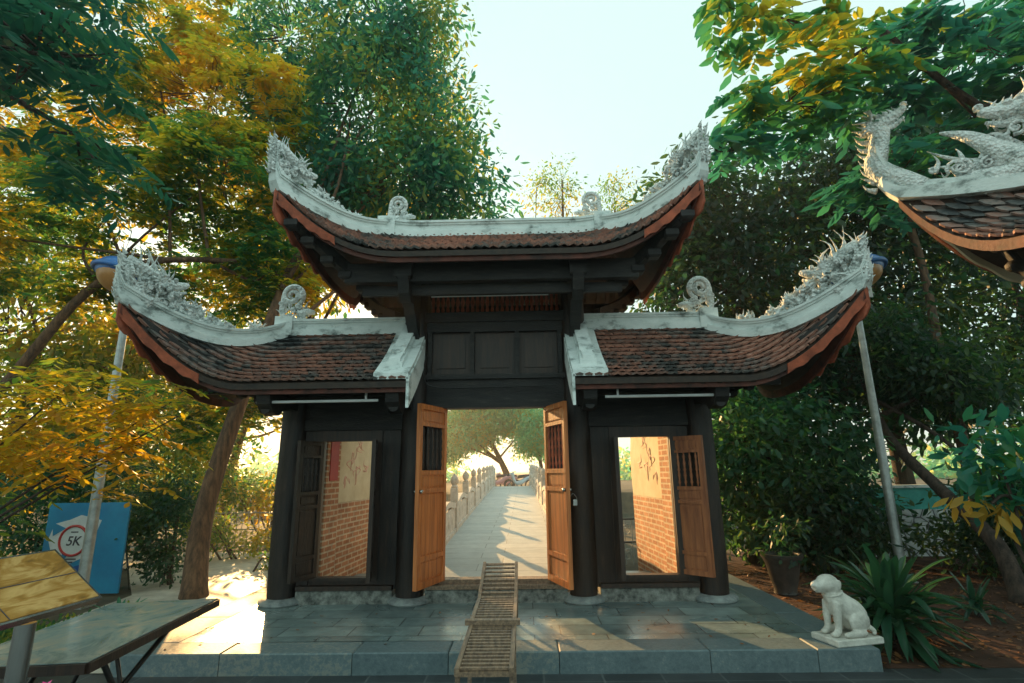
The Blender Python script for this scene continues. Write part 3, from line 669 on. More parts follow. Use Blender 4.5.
# ------------------------------------------------------------------ bridge
def bz(y): 
    return .25+ .54*min(max((y-7.2)/21.8, 0), 1)**.8 - (.30*max((y-29)/4.5, 0)**1.3 if y > 29 else 0)
def bx(y): return -.0145*(y-6.5)
ys = [6.6+i*.7 for i in range(39)]
mb = MB(); P = []
for y in ys: z = bz(y); P += [(bx(y)-1.22, y, z-1.2), (bx(y)+1.22, y, z-1.2), (bx(y)+1.22, y, z), (bx(y)-1.22, y, z)]
mb.add(P, [(i*4+j, i*4+(j+1) % 4, i*4+4+(j+1) % 4, i*4+4+j) for i in range(len(ys)-1) for j in range(4)] + [(0, 1, 2, 3)])
tag(mb.build('bridge_deck', bridge_pav), kind='structure')
for sx, lab in ((-1, 'stone balustrade with lotus bud posts of the bridge beside the dark-spindled door leaf'), (1, 'stone balustrade with lotus bud posts of the bridge behind the padlocked door leaf')):
    y0 = 8.7; b = thing('bridge_balustrade', lab, 'balustrade', (bx(8.7)+sx*1.0, 8.7, bz(8.7)), 'stone balustrades of the bridge')
    for i in range(10):
        y = 8.7+i*2.5; X = bx(y)+sx*1.02; z = bz(y)
        MB().box(X-.07, X+.07, y-.07, y+.07, z-.01, z+.84, bev=.012).lathe([(.05, .82), (.075, .86), (.05, .89), (.07, .93), (.085, .98), (.07, 1.04), (.03, 1.09), (.005, 1.12)], (X, y, z), 12).build('post', rail_stone, b, 'auto')
        if i < 9:
            y2 = y+2.5; X2 = bx(y2)+sx*1.02; z2 = bz(y2); mb = MB(); pa = []
            for j in range(13): t = j/12; pa.append(Vector((X+(X2-X)*t, y+.07+(2.36)*t, bz(y+2.5*t)+.0)))
            mb.sweep(pa, .12, 0, .08); mb.sweep(pa, .06, .08, .50)
            hd = [p+Vector((0, 0, .56+.05*math.cos((j/12-.5)*6.28))) for j, p in enumerate(pa)]; mb.sweep(hd, .11, -.05, .05)
            for j in range(1, 12, 3): q = pa[j]; mb.ball(q+Vector((-sx*.03, 0, .3)), (.02, .13, .13), 10)
            mb.build('rail_panel', rail_stone, b)
def motorbike(loc, rz, label, mat):
    t = thing('motorbike', label, 'motorbike', (0, 0, 0), 'motorbikes parked beyond the bridge')
    for y in (-.62, .62):
        w = MB(); P = [(0, y+.27*math.cos(a), .29+.27*math.sin(a)) for a in [k*math.pi/10 for k in range(21)]]; w.tube(P, .045, 8, False); o = w.build('wheel', seat_black, t, True)
        MB().tube([(-.05, y, .29), (.05, y, .29)], .07, 10).build('hub', steel, o)
    mb = MB().tube(smooth_path([(0, -.75, .72), (0, -.45, .66), (0, -.1, .45), (0, .25, .42), (0, .42, .75), (0, .46, .98)], 4), [.07]*3+[.13]*8+[.10]*6+[.12]*4, 8)
    mb.build('body', mat, t, True)
    MB().tube(smooth_path([(0, -.62, .80), (0, -.2, .78), (0, .12, .74)], 4), [.09]*9, 8).build('seat', seat_black, t, True)
    MB().tube([(0, .62, .3), (0, .45, .98)], .03, 6).tube([(-.32, .36, 1.05), (0, .44, 1.0), (.32, .36, 1.05)], .02, 6).build('handlebar', steel, t)
    MB().ball((0, .54, .92), .09, 10).build('headlight', white_plastic, t)
    t.location = loc; t.rotation_euler.z = rz; return t
motorbike((-1.15, 31.8, .52), R(70), 'dark red and pink motorbike parked across the far end of the bridge', pink_body)
motorbike((-.75, 33.0, .46), R(95), 'second motorbike with pink bodywork, behind the first at the foot of the big tree', pink_body)
motorbike((.05, 32.2, .48), R(110), 'pale blue motorbike parked beside the big tree at the bridge end', pale_body)
# ------------------------------------------------------------------ foliage
rs = np.random.RandomState(5)
def leaf_mesh(name, pos, L, wr, dirs, nrm, mat, parent=None, fold=.12):
    """pos (n,3) base points, dirs unit, nrm rough normals; each leaf is one pointed quad of its own"""
    n = len(pos); side = np.cross(dirs, nrm); side /= (np.linalg.norm(side, axis=1, keepdims=True)+1e-9); up = np.cross(side, dirs)
    L = np.broadcast_to(L, (n,))[:, None]; V = np.empty((n, 6, 3))
    w = L*wr/2
    V[:, 0] = pos; V[:, 1] = pos+dirs*L*.35+side*w-up*L*fold; V[:, 2] = pos+dirs*L*.75+side*w*.75-up*L*fold*1.3
    V[:, 3] = pos+dirs*L-up*L*.22; V[:, 4] = pos+dirs*L*.75-side*w*.75-up*L*fold*1.3; V[:, 5] = pos+dirs*L*.35-side*w-up*L*fold
    me = bpy.data.meshes.new(name); me.vertices.add(n*6); me.vertices.foreach_set('co', V.reshape(-1).astype(np.float32))
    me.loops.add(n*8); me.polygons.add(n*2); base = (np.arange(n)*6)[:, None]
    idx = (base+np.array([[0, 1, 2, 3, 3, 4, 5, 0]])).reshape(-1)
    me.loops.foreach_set('vertex_index', idx.astype(np.int32)); me.polygons.foreach_set('loop_start', (np.arange(n*2)*4).astype(np.int32))
    me.update(calc_edges=True); me.validate(); me.materials.append(mat)
    return link(name, me, parent)
def scatter(centers, per, spread, droop=.3, rs=rs, flat=.6):
    c = np.repeat(np.asarray(centers, float), per, axis=0); n = len(c)
    off = rs.normal(size=(n, 3))*spread; off[:, 2] *= flat; pos = c+off
    d = off/(np.linalg.norm(off, axis=1, keepdims=True)+1e-6)*.7+rs.normal(size=(n, 3))*.55; d[:, 2] -= droop
    d /= np.linalg.norm(d, axis=1, keepdims=True)
    nr = rs.normal(size=(n, 3))*.5; nr[:, 2] += 1; nr /= np.linalg.norm(nr, axis=1, keepdims=True)
    return pos, d, nr
def fronds(centers, per, length, nleaf, leafL, droop=.35, rs=rs, updir=.2):
    """pinnate sprays: pairs of leaflets along short drooping stalks"""
    pos = []; D = []; Nn = []
    for c in centers:
        for _ in range(per):
            a = rs.uniform(0, 6.283); d = np.array([math.cos(a), math.sin(a), rs.uniform(-.3, .5)+updir]); d /= np.linalg.norm(d)
            s = np.cross(d, [0, 0, 1]); s /= np.linalg.norm(s)+1e-9; p = np.array(c)+rs.normal(size=3)*length*.3
            for k in range(nleaf):
                t = (k+1)/nleaf; q = p+d*length*t-np.array([0, 0, 1])*droop*length*t*t
                for sg in (-1, 1):
                    e = s*sg*.9+d*.55+np.array([0, 0, -.35*t-.1]); e /= np.linalg.norm(e); pos.append(q); D.append(e+rs.normal(size=3)*.08); Nn.append([0, 0, 1])
    D = np.array(D); D /= np.linalg.norm(D, axis=1, keepdims=True); Nn = np.array(Nn, float)+rs.normal(size=(len(D), 3))*.25
    return np.array(pos), D, Nn
SUNPATHS = [((-2.15, 5.0, .2), .5), ((-2.5, 5.6, .2), .5), ((.85, 4.8, .2), .5), ((2.25, 4.8, .2), .5), ((2.15, 7.6, 1.3), .9), ((2.15, 8.4, 1.5), .8), ((.7, 6.1, 1.4), .7), ((3.6, 5.2, 3.2), .5), ((2.3, 5.2, 4.2), .5), ((-3.4, 7.0, .1), .5)]
def open_sun(C):
    keepm = np.ones(len(C), bool); s_ = np.array(sd)
    for q, r in SUNPATHS:
        d = C-np.array(q); t = d @ s_; keepm &= ~((np.linalg.norm(d-t[:, None]*s_, axis=1) < r+.30+.012*t) & (t > 0))
    return C[keepm]
def lobe_points(lobes, rs):
    out = []
    for (c, r, n) in lobes:
        v = rs.normal(size=(n, 3)); v /= np.linalg.norm(v, axis=1, keepdims=True); k = rs.uniform(.25, 1, size=(n, 1))**.45
        out.append(np.array(c)+v*k*np.array(r))
    return out
def tree(name, label, trunk, r0, lobes, per, leafL, wr, mat, spread=.28, group=None, bark_m=bark, seed=1, cat='tree', style='leaf', droop=.3, r1=.35, twigs=True, keep=None, flat=.6):
    rs = np.random.RandomState(seed); T = smooth_path(trunk, 5); t = thing(name, label, cat, trunk[0], group)
    mb = MB(); k = len(T); mb.tube(T, [r0*(1-(1-r1)*i/(k-1))*(1+.25*math.exp(-i*.8)) for i in range(k)], 12)
    pts = lobe_points(lobes, rs); allc = []
    for (c, r, n), P in zip(lobes, pts):
        P = open_sun(P)
        c = Vector(c); st = T[max(int(k*rs.uniform(.55, .98)), 1)-1] if len(lobes) > 1 else T[-1]; mid = st.lerp(c, .5)+Vector(rs.normal(size=3)*.15*max(r)); rr = max(r0*r1*.75, .012)
        mb.tube(smooth_path([st, mid, c], 5), [rr*(1-.6*i/10) for i in range(11)], 7)
        for q in P[:: (1 if n < 60 else 2)]:
            q = Vector(q); h = c.lerp(q, .25) ; m2 = h.lerp(q, .5)+Vector(rs.normal(size=3)*.08*max(r)); mb.tube(smooth_path([h, m2, q], 3), [rr*.35, rr*.30, rr*.26, rr*.22, rr*.18, rr*.14, rr*.1], 5)
        allc.append(P)
    C = np.concatenate(allc)
    C = open_sun(C)
    mb.build('trunk', bark_m, t, True)
    if style == 'leaf': pos, d, nr = scatter(C, per, spread, droop, rs, flat); LL = leafL*rs.uniform(.45, 1.45, size=len(pos))
    else: pos, d, nr = fronds(C, per, spread, 7, leafL, droop, rs); LL = leafL*rs.uniform(.5, 1.35, size=len(pos))
    leaf_mesh('crown', pos, LL, wr, d, nr, mat, t); return t
def sunkeep(lo, hi, w):  # nothing
    return None
# --- left side trees
tree('leaning_tree', 'tree with a bare leaning trunk beside the gate, green crown above the highest roof tip', [(-3.98, 7.45, -.05), (-4.12, 7.7, 1.0), (-4.0, 8.0, 2.35), (-3.75, 8.4, 4.1), (-3.6, 8.8, 5.3), (-3.1, 9.4, 6.9)], .15,
     [((-3.2, 9.9, 9.2), (1.5, 1.4, 1.7), 70), ((-1.6, 9.9, 8.5), (1.1, 1.2, 1.2), 46), ((-2.2, 9.6, 7.2), (1.5, 1.1, .9), 50), ((-1.9, 10, 10.8), (.9, 1.3, 1.2), 30), ((-4.6, 10.2, 8.4), (1.0, 1.2, 1.6), 40), ((-4.8, 10.2, 11.2), (1.3, 1.2, 1.3), 50), ((-.9, 9.9, 7.0), (.9, .9, .8), 26), ((-3.4, 10.3, 7.2), (.9, 1, .9), 30), ((-2.6, 10, 11.2), (1.6, 1.4, 1.2), 50)], 80, .16, .36, leaf_mix2, .27, seed=2, flat=.8, group=None)
tree('broad_tree', 'broad tree, leaves tinted with sun glow, with long arching limbs behind the lower roof tip with the lamp', [(-9.2, 8.2, -.05), (-8.7, 8.2, 1.6), (-7.6, 8.1, 3.1), (-6.6, 8.0, 4.4), (-5.6, 8.0, 4.9), (-4.4, 8.3, 5.0)], .11,
     [((-6.6, 8.4, 6.2), (1.6, 1.3, 1.0), 60), ((-5.0, 8.4, 6.6), (1.4, 1.2, .9), 60), ((-5.4, 8.6, 8.4), (1.8, 1.3, 1.2), 60), ((-7.9, 8.2, 8.0), (1.8, 1.3, 1.5), 60), ((-4.2, 8.9, 5.0), (.9, .8, .7), 40), ((-8.6, 7.8, 5.4), (1.3, 1, 1.2), 50), ((-6.2, 8.6, 4.6), (1.2, .8, .5), 36), ((-6.8, 8.6, 10), (2, 1.4, 1.2), 50), ((-4.5, 9.6, 2.75), (.7, .4, .35), 22), ((-5.6, 10.2, 2.6), (.6, .4, .5), 18)], 10, .12, .42, leaf_sunglow, .38, style='frond', seed=3, droop=.3)
tree('backlit_tree', 'backlit tree, sun glow tinted into its leaves, filling the gap between the two roof levels', [(-5.6, 13.5, -.05), (-5.5, 13.4, 2.5), (-5.2, 13.2, 4.6), (-4.9, 13, 6.2)], .2,
     [((-5.0, 13, 7.2), (2.0, 1.5, 1.5), 80), ((-7.2, 13.2, 6.5), (1.8, 1.5, 1.4), 70), ((-6.2, 13, 9.4), (2.4, 1.6, 1.5), 80), ((-3.4, 13.2, 8.6), (1.4, 1.2, 1.2), 50)], 46, .20, .42, leaf_sunglow, .38, seed=4)
tree('shade_tree', 'mid-green tree with a low spreading crown behind the blue race banner', [(-10.5, 11, -.05), (-10.3, 11, 2), (-9.8, 11, 4)], .22,
     [((-10.5, 11, 4.6), (2, 1.5, 1.6), 90), ((-8.3, 11.2, 3.6), (1.6, 1.3, 1.2), 70), ((-12, 11, 7.5), (2.6, 2, 2), 100), ((-9.0, 11.4, 2.0), (1.7, 1, 1.0), 60)], 55, .19, .4, leaf_mix, .38, seed=5)
tree('lakeside_tree', 'lakeside tree, leaf colour tinted with sun glow, seen between the leaning trunk and the outer gate column', [(-8.6, 16.5, -.05), (-8.4, 16.4, 2), (-8.0, 16.2, 3.2)], .18,
     [((-8.0, 16, 3.4), (2.0, 1.2, 1.2), 90), ((-6.0, 16.2, 3.6), (1.6, 1.2, 1.0), 60), ((-10.2, 16, 3.4), (2, 1.5, 1.6), 70)], 60, .20, .4, leaf_sunglow, .38, seed=6)
tree('dark_shade_tree', 'dark tree overhanging the top corner with palm-like leaf fans', [(-6.8, 1.6, -.05), (-6.2, 2.0, 2.5), (-5.2, 2.6, 4.4), (-3.9, 3.1, 5.1)], .14,
     [((-3.7, 3.3, 5.1), (.9, .6, .5), 34), ((-3.1, 3.2, 4.5), (.6, .5, .4), 18), ((-4.3, 3.6, 4.0), (.5, .5, .6), 12), ((-2.8, 3.3, 3.9), (.35, .3, .25), 6)], 3, .14, .28, leaf_shade, .34, bark_m=bark_dark, style='frond', seed=8, droop=.6)
# --- sky middle
tree('slender_tree', 'thin sparse tree rising above the ridge, the shorter and bushier of two', [(1.6, 16, .0), (1.6, 16, 4), (1.7, 16, 8), (1.75, 16, 10.8)], .08, [((1.7, 16, 10.2), (.55, .5, 1.5), 26), ((.9, 16, 10.6), (.5, .4, .8), 10)], 40, .11, .4, leaf_mix, .22, seed=9, group='thin trees above the ridge')
tree('slender_tree', 'thin sparse tree rising above the ridge beside the corner dragon, in small pieces of foliage', [(3.6, 16.5, .0), (3.6, 16.5, 4), (3.5, 16.5, 8), (3.5, 16.5, 10.0)], .08, [((3.5, 16.5, 9.9), (.6, .5, 1.4), 24), ((4.2, 16.5, 9.6), (.5, .4, 1.6), 14)], 36, .11, .4, leaf_mix, .22, seed=10, group='thin trees above the ridge')
# --- right side dark mass
tree('evergreen_tree', 'tall dark evergreen behind the spiral finial with a crown to roof-tip height', [(5.3, 11.4, -.05), (5.2, 11.3, 3), (5.1, 11.2, 5)], .2, [((4.6, 11.2, 5.0), (1.4, 1.2, 1.6), 90), ((6.0, 11.2, 6.0), (1.5, 1.2, 1.6), 90), ((4.4, 11.2, 2.8), (1.2, 1.1, 1.2), 60), ((3.9, 11.3, 6.4), (.7, .8, 1.0), 36), ((4.8, 11.2, 7.5), (1.1, 1, 1.0), 50)], 56, .18, .42, leaf_dark, .40, seed=11, bark_m=bark_dark, group='dark evergreens behind the gate')
tree('evergreen_tree', 'dark evergreen directly behind the lamp pole, the widest of its row', [(8.2, 11.6, -.05), (8.0, 11.5, 3), (7.8, 11.4, 5)], .2, [((7.8, 11.3, 5.2), (1.8, 1.2, 1.8), 110), ((7.4, 11.2, 7.6), (1.5, 1.2, 1.2), 70), ((6.4, 11.2, 3.2), (1.6, 1.2, 1.3), 80), ((8.6, 11.4, 3.0), (1.5, 1.2, .9), 50)], 54, .19, .42, leaf_dark, .42, seed=12, bark_m=bark_dark, group='dark evergreens behind the gate')
tree('evergreen_tree', 'dark evergreen under the eave of the neighbouring roof, farthest from the gate', [(11.4, 11.4, -.05), (11.2, 11.3, 3), (11, 11.2, 5)], .22, [((11, 11.2, 5.4), (2.0, 1.4, 2.2), 120), ((9.6, 11.2, 7.8), (1.8, 1.4, 1.6), 90), ((12.6, 11, 8.4), (2.2, 1.4, 1.8), 90), ((11.8, 11, 3.0), (2.0, 1.2, 1.2), 70)], 52, .20, .42, leaf_dark, .44, seed=13, bark_m=bark_dark, group='dark evergreens behind the gate')
tree('evergreen_tree', 'small-leaved dark tree with sunlit specks between gate and evergreens', [(4.1, 9.6, -.05), (4.1, 9.5, 1.2), (4.1, 9.4, 2.2)], .1, [((4.0, 9.4, 2.2), (.9, .7, 1.1), 60), ((5.1, 9.4, 1.9), (.9, .7, 1.1), 60), ((3.9, 9.4, .9), (.8, .6, .8), 40), ((5.0, 9.2, .8), (.9, .6, .7), 40)], 60, .14, .42, leaf_teal, .28, seed=14, bark_m=bark_dark, group='dark evergreens behind the gate')
tree('overhanging_tree', 'broad-leaved tree reaching in over the neighbouring roof with yellow-tipped leaf sprays', [(8.6, 6.6, -.05), (8.2, 6.4, 3), (7.2, 6.1, 5.0), (5.6, 5.7, 5.9), (4.6, 5.4, 6.6)], .085,
     [((5.9, 5.8, 6.6), (1.3, .8, .7), 34), ((4.6, 5.6, 6.2), (.9, .7, .5), 20), ((3.5, 5.5, 5.6), (.8, .5, .35), 18), ((3.3, 5.3, 6.7), (.8, .5, .4), 14), ((5.0, 6.0, 5.0), (.8, .6, .4), 18), ((7.2, 6.0, 6.6), (1.4, 1, 1.2), 40), ((2.75, 5.6, 5.1), (.3, .3, .25), 5), ((6.6, 6.3, 5.5), (1.0, .7, .7), 26)], 3, .19, .42, leaf_near, .36, style='frond', seed=15, droop=.6, bark_m=bark_dark)
tree('slender_trunk_tree', 'slender pale-barked tree with a bare upright trunk in the dark grove', [(7.45, 9.0, -.05), (7.5, 9.1, 1.9), (7.9, 9.7, 3.6), (8.15, 10.0, 5.1), (8.2, 10.2, 6.5)], .10, [((8.2, 10.2, 7.4), (1.3, 1.0, 1.0), 50)], 120, .13, .4, leaf_dark, .3, seed=16, r1=.6)
tree('crooked_tree', 'dark crooked tree leaning across the pale stone wall beside the red soil', [(5.95, 6.75, -.05), (6.1, 7.1, .55), (6.1, 7.8, 1.15), (6.15, 8.8, 1.95), (6.3, 9.4, 2.8)], .105, [((6.4, 9.5, 3.4), (1.2, .9, .8), 50), ((7.4, 9.0, 2.9), (1.0, .8, .7), 40), ((6.9, 7.6, 1.0), (.6, .5, .45), 16)], 120, .12, .4, leaf_dark, .28, seed=17, bark_m=bark_dark, r1=.55)
# --- beyond the bridge
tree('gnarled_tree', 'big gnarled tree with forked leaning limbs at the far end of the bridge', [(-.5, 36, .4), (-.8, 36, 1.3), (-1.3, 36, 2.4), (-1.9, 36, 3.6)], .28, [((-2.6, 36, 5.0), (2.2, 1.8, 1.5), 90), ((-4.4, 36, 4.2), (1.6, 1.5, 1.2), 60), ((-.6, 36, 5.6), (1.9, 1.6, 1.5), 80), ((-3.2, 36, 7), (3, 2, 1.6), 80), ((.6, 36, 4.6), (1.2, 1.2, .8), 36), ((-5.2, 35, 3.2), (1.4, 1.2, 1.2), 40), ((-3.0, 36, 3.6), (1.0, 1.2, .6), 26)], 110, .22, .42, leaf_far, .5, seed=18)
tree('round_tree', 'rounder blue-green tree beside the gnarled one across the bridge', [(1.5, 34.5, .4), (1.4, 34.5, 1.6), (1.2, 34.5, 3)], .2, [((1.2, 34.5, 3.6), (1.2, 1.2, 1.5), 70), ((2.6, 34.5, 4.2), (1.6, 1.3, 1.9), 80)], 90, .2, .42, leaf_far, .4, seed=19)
# distant woods across the lake
P = []
for i in range(420):
    a = rs.uniform(-1.25, 1.25); d = rs.uniform(60, 75); P.append((d*math.sin(a), d*math.cos(a), rs.uniform(0, 3.2)*rs.uniform(.5, 1)))
P = [p for p in P if not -9 < p[0] < 9]
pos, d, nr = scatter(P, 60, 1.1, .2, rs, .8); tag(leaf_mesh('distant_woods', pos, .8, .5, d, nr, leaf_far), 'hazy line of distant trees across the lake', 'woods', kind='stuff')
# --- shrubs and plants
def shrub(name, label, c, r, n, per, L, wr, mat, spread, seed, style='leaf', cat='shrub', group=None, droop=.2, stems=8, root=None):
    rs = np.random.RandomState(seed); root = root or (c[0], c[1]); t = thing(name, label, cat, (*root, 0), group); v = rs.normal(size=(n, 3)); v /= np.linalg.norm(v, axis=1, keepdims=True); P = np.array(c)+v*rs.uniform(.3, 1, size=(n, 1))**.5*np.array(r); P[:, 2] = np.maximum(P[:, 2], .12); P = open_sun(P)
    mb = MB()
    for q in P[::max(1, n//max(stems, 1))]: 
        q = Vector(q); b = Vector((root[0]+rs.normal()*.06, root[1]+rs.normal()*.05, -.02)); mb.tube(smooth_path([b, b.lerp(q, .5)+Vector((0, 0, .15)), q], 3), [.02, .018, .016, .013, .01, .008, .005], 6)
    mb.build('stem', bark_dark, t, True)
    if style == 'leaf': pos, d, nr = scatter(P, per, spread, droop, rs)
    else: pos, d, nr = fronds(P, per, spread, 7, L, droop, rs)
    pos[:, 2] = np.maximum(pos[:, 2], .03); leaf_mesh('foliage', pos, L*rs.uniform(.7, 1.25, size=len(pos)), wr, d, nr, mat, t); return t
shrub('tall_shrub', 'yellow-green shrub of long leaflet sprays arching over the blue banner', (-3.85, 4.9, 2.0), (1.15, .6, .5), 70, 3, .12, .34, leaf_sunglow, .42, 21, 'frond', droop=.55, root=(-5.7, 4.7), stems=4)
shrub('tall_shrub', 'dense green shrub filling the frame edge below the yellow sprays', (-6.9, 6.2, 1.2), (1.2, .7, 1.0), 80, 4, .12, .34, leaf_mix, .4, 22, 'frond', droop=.5)
shrub('round_bush', 'dark bush between the blue banner and the leaning trunk', (-4.85, 8.3, .8), (.8, .5, .75), 90, 90, .07, .5, leaf_dark, .13, 23, stems=10)
shrub('round_bush', 'sunlit small-leaved bush behind the leaning trunk', (-5.2, 10.6, 1.1), (1.2, .5, 1.1), 90, 90, .08, .5, leaf_mix, .18, 24)
shrub('lakeside_bush', 'bush tinted with golden sun glow beyond the path railing, beside the outer gate column', (-5.9, 13.6, 1.5), (1.5, .6, .9), 80, 60, .13, .45, leaf_sunglow, .24, 31)
shrub('lakeside_bush', 'taller golden-green bush beyond the path railing behind the leaning trunk', (-8.4, 14.4, 1.6), (1.6, .6, 1.3), 90, 60, .13, .45, leaf_mix, .26, 32)
shrub('low_bush', 'small bush tinted with golden sun glow on the pale path behind the outer gate column', (-3.95, 9.3, .35), (.45, .35, .35), 30, 60, .07, .5, leaf_sunglow, .1, 33)
shrub('hedge_bush', 'green hedge bush at the back of the banner', (-7.4, 9.4, 1.1), (1.5, .6, 1.1), 120, 90, .08, .5, leaf_teal, .2, 25)
shrub('broadleaf_shrub', 'dark broad-leaved shrub beside the platform below the lower roof tip', (4.9, 8.7, .75), (1.0, .5, .75), 80, 60, .12, .42, leaf_dark, .2, 26)
shrub('broadleaf_shrub', 'low shadowed shrub in front of the pale stone wall', (7.2, 8.4, .45), (1.0, .4, .45), 50, 50, .11, .42, leaf_dark, .18, 27)
shrub('golden_shrub', 'glossy green shrub with a skirt of yellow leaves at the frame edge', (3.75, 3.85, 1.55), (.36, .32, .30), 34, 16, .12, .42, leaf_near, .10, 28)
t = thing('yellow_leaf_spray', 'spray of large yellow leaves hanging below the glossy green shrub', 'plant', (3.7, 3.8, 0))
pos, d, nr = scatter([(3.38, 3.9, 1.30), (3.52, 3.85, 1.26), (3.62, 3.8, 1.22), (3.45, 3.8, 1.2)], 9, .05, .9, rs); leaf_mesh('foliage', pos, .13, .4, d, nr, leaf_yellow, t); MB().tube(smooth_path([(3.75, 3.85, 0), (3.8, 3.85, .8), (3.6, 3.83, 1.3), (3.45, 3.82, 1.28)], 5), .01, 6).build('stem', bark_dark, t)
def strap_plant(name, label, loc, n, L, w, mat, seed, group=None, cat='plant', h=.15):
    rn = random.Random(seed); t = thing(name, label, cat, loc, group); mb = MB(); b = Vector(loc)
    for i in range(n):
        a = rn.uniform(0, 6.283); el = rn.uniform(.15, 1.25); ll = L*rn.uniform(.6, 1.1); d = Vector((math.cos(a)*math.cos(el), math.sin(a)*math.cos(el), math.sin(el))); s = d.cross(Vector((0, 0, 1))).normalized()
        p0 = b+Vector((rn.uniform(-.05, .05), rn.uniform(-.05, .05), rn.uniform(.02, h))); V = []
        for k in range(8):
            t_ = k/7; c = p0+d*ll*t_-Vector((0, 0, 1))*ll*.55*t_*t_*math.cos(el); c.z = max(c.z, .012); ww = w*(.35+1.3*t_*(1-t_)*2)*(1 if k < 7 else .02)
            V += [c-s*ww/2+Vector((0, 0, .12*ww)), c-Vector((0, 0, .12*ww)), c+s*ww/2+Vector((0, 0, .12*ww))]
        mb.add(V, [(k*3+j, k*3+j+1, k*3+4+j, k*3+3+j) for k in range(7) for j in (0, 1)])
    mb.build('foliage', mat, t, True, fixn=False); MB().tube([b, b+Vector((0, 0, h))], .03, 8).build('stem', bark_dark, t); return t
strap = leaf_mat('strap_leaf', [(.010, .045, .028), (.018, .075, .045), (.03, .10, .05)], [(.04, .16, .07), (.06, .24, .08), (.1, .3, .08)], .25, .28)
strap_plant('strap_leaf_plant', 'big clump of dark glossy strap leaves behind the stone dog', (3.60, 5.35, 0), 150, .80, .075, strap, 3, h=.35)
strap_plant('strap_leaf_plant', 'upright strap-leaved plant at the foot of the blue banner', (-3.62, 5.55, 0), 26, .45, .04, leaf_near, 5)
strap_plant('strap_leaf_plant', 'small strap-leaved plant in shade beside the neighbouring roof column', (5.0, 6.2, 0), 30, .4, .05, strap, 6)
# potted plant
t = thing('potted_plant', 'dark urn with a flared rim holding a shadowed plant by the platform', 'potted plant', (3.55, 7.3, 0))
MB().lathe([(.12, 0), (.14, .02), (.13, .06), (.17, .2), (.20, .36), (.23, .42), (.25, .45), (.25, .48), (.21, .48), (.19, .42), (.02, .42)], (3.55, 7.3, 0), 24).build('pot', clay_pot, t, 'auto')
pos, d, nr = scatter([(3.55+rs.normal()*.2, 7.3+rs.normal()*.15, .62+rs.uniform(-.15, .28)) for _ in range(12)], 24, .09, .2, rs); leaf_mesh('foliage', pos, .1, .4, d, nr, leaf_dark, t)
# ground cover and litter
pos = np.column_stack([rs.uniform(3.15, 8, 4000), rs.uniform(4.75, 9, 4000), np.full(4000, .014)])
pos[:60, 0] = rs.uniform(-2.8, 2.9, 60); pos[:60, 1] = rs.uniform(4.7, 6.2, 60)**1.0; pos[:60, 2] = .172
d = rs.normal(size=(4000, 3)); d[:, 2] *= .12; d /= np.linalg.norm(d, axis=1, keepdims=True); nr = rs.normal(size=(4000, 3))*.35; nr[:, 2] += 1
tag(leaf_mesh('fallen_leaves', pos, rs.uniform(.02, .08, 4000)*np.where(pos[:, 2] > .1, .6, 1), .5, d, nr, litter_m), 'dry brown leaves scattered over the red soil', 'leaf litter', kind='stuff')
P = [(rs.uniform(-4.9, -3.1)-.0, rs.uniform(5.0, 5.6), rs.uniform(.05, .22)) for _ in range(90)]; P = [p for p in P if p[0] < -3.15]
pos, d, nr = scatter(P, 40, .06, .0, rs); pos[:, 2] = np.maximum(pos[:, 2], .02)
tag(leaf_mesh('ground_cover', pos, .05, .5, d, nr, leaf_sunglow), 'low sunlit yellow-green ground cover beside the platform corner', 'ground cover', kind='stuff')
# ------------------------------------------------------------------ neighbouring pavilion
pav = thing('neighbouring_pavilion', 'corner of a neighbouring tiled pavilion with a large white dragon on its hip', 'pavilion', (6.95, 3.1, 0))
CX, CY = 6.95, 2.95; HX, HY = 2.45, 2.3
def pav_face(k):
    # k: 0 faces -x, 1 faces +y, 2 faces +x, 3 faces -y
    def S(u, v):
        s = 2*u-1; L = 1.0*abs(s)**5*v**2.0; out = v*(1+.04*abs(s)**5); z = 4.74-1.42*v-.22*math.sin(math.pi*v)+L
        a = HX*.0+HX*out; b = HY*out
        q = [(-a, s*b), (s*a, b), (a, -s*b), (-s*a, -b)][k]; return Vector((CX+q[0], CY+q[1], z))
    return S
mb = MB(); mt = MB(); me_ = MB()
for k in range(4):
    S = pav_face(k); deck(mb, S, 30, 8, 0, .06)
    def S2(u, v, S=S): return S(u, .06+.94*v)
    tiles(mt, S2, 26, .13, 40+k); me_.sweep(edge(S, 40), .035, -.10, -.0)
pr = mb.build('roof', deck_wood, pav); mt.build('tile_field', tile_m, pr, fixn=False); me_.build('eave_board', eave_paint, pr)
mb = MB(); tipdir = Vector((-1, 1, 0)).normalized()
hipP = [pav_face(0)(1, i/16) for i in range(1, 17)]; hipP += [hipP[-1]+tipdir*.10+Vector((0, 0, .12)), hipP[-1]+tipdir*.13+Vector((0, 0, .34)), hipP[-1]+tipdir*.10+Vector((0, 0, .56))]
mb.sweep(hipP, .24, -.03, .10); mb.sweep(hipP, .18, .10, .17)
for k in (0, 2, 3): mb.sweep([pav_face(k)(0 if k else 0, i/16) for i in range(1, 17)], .22, -.03, .16)
mb.build('roof_ridge', lime, pr)
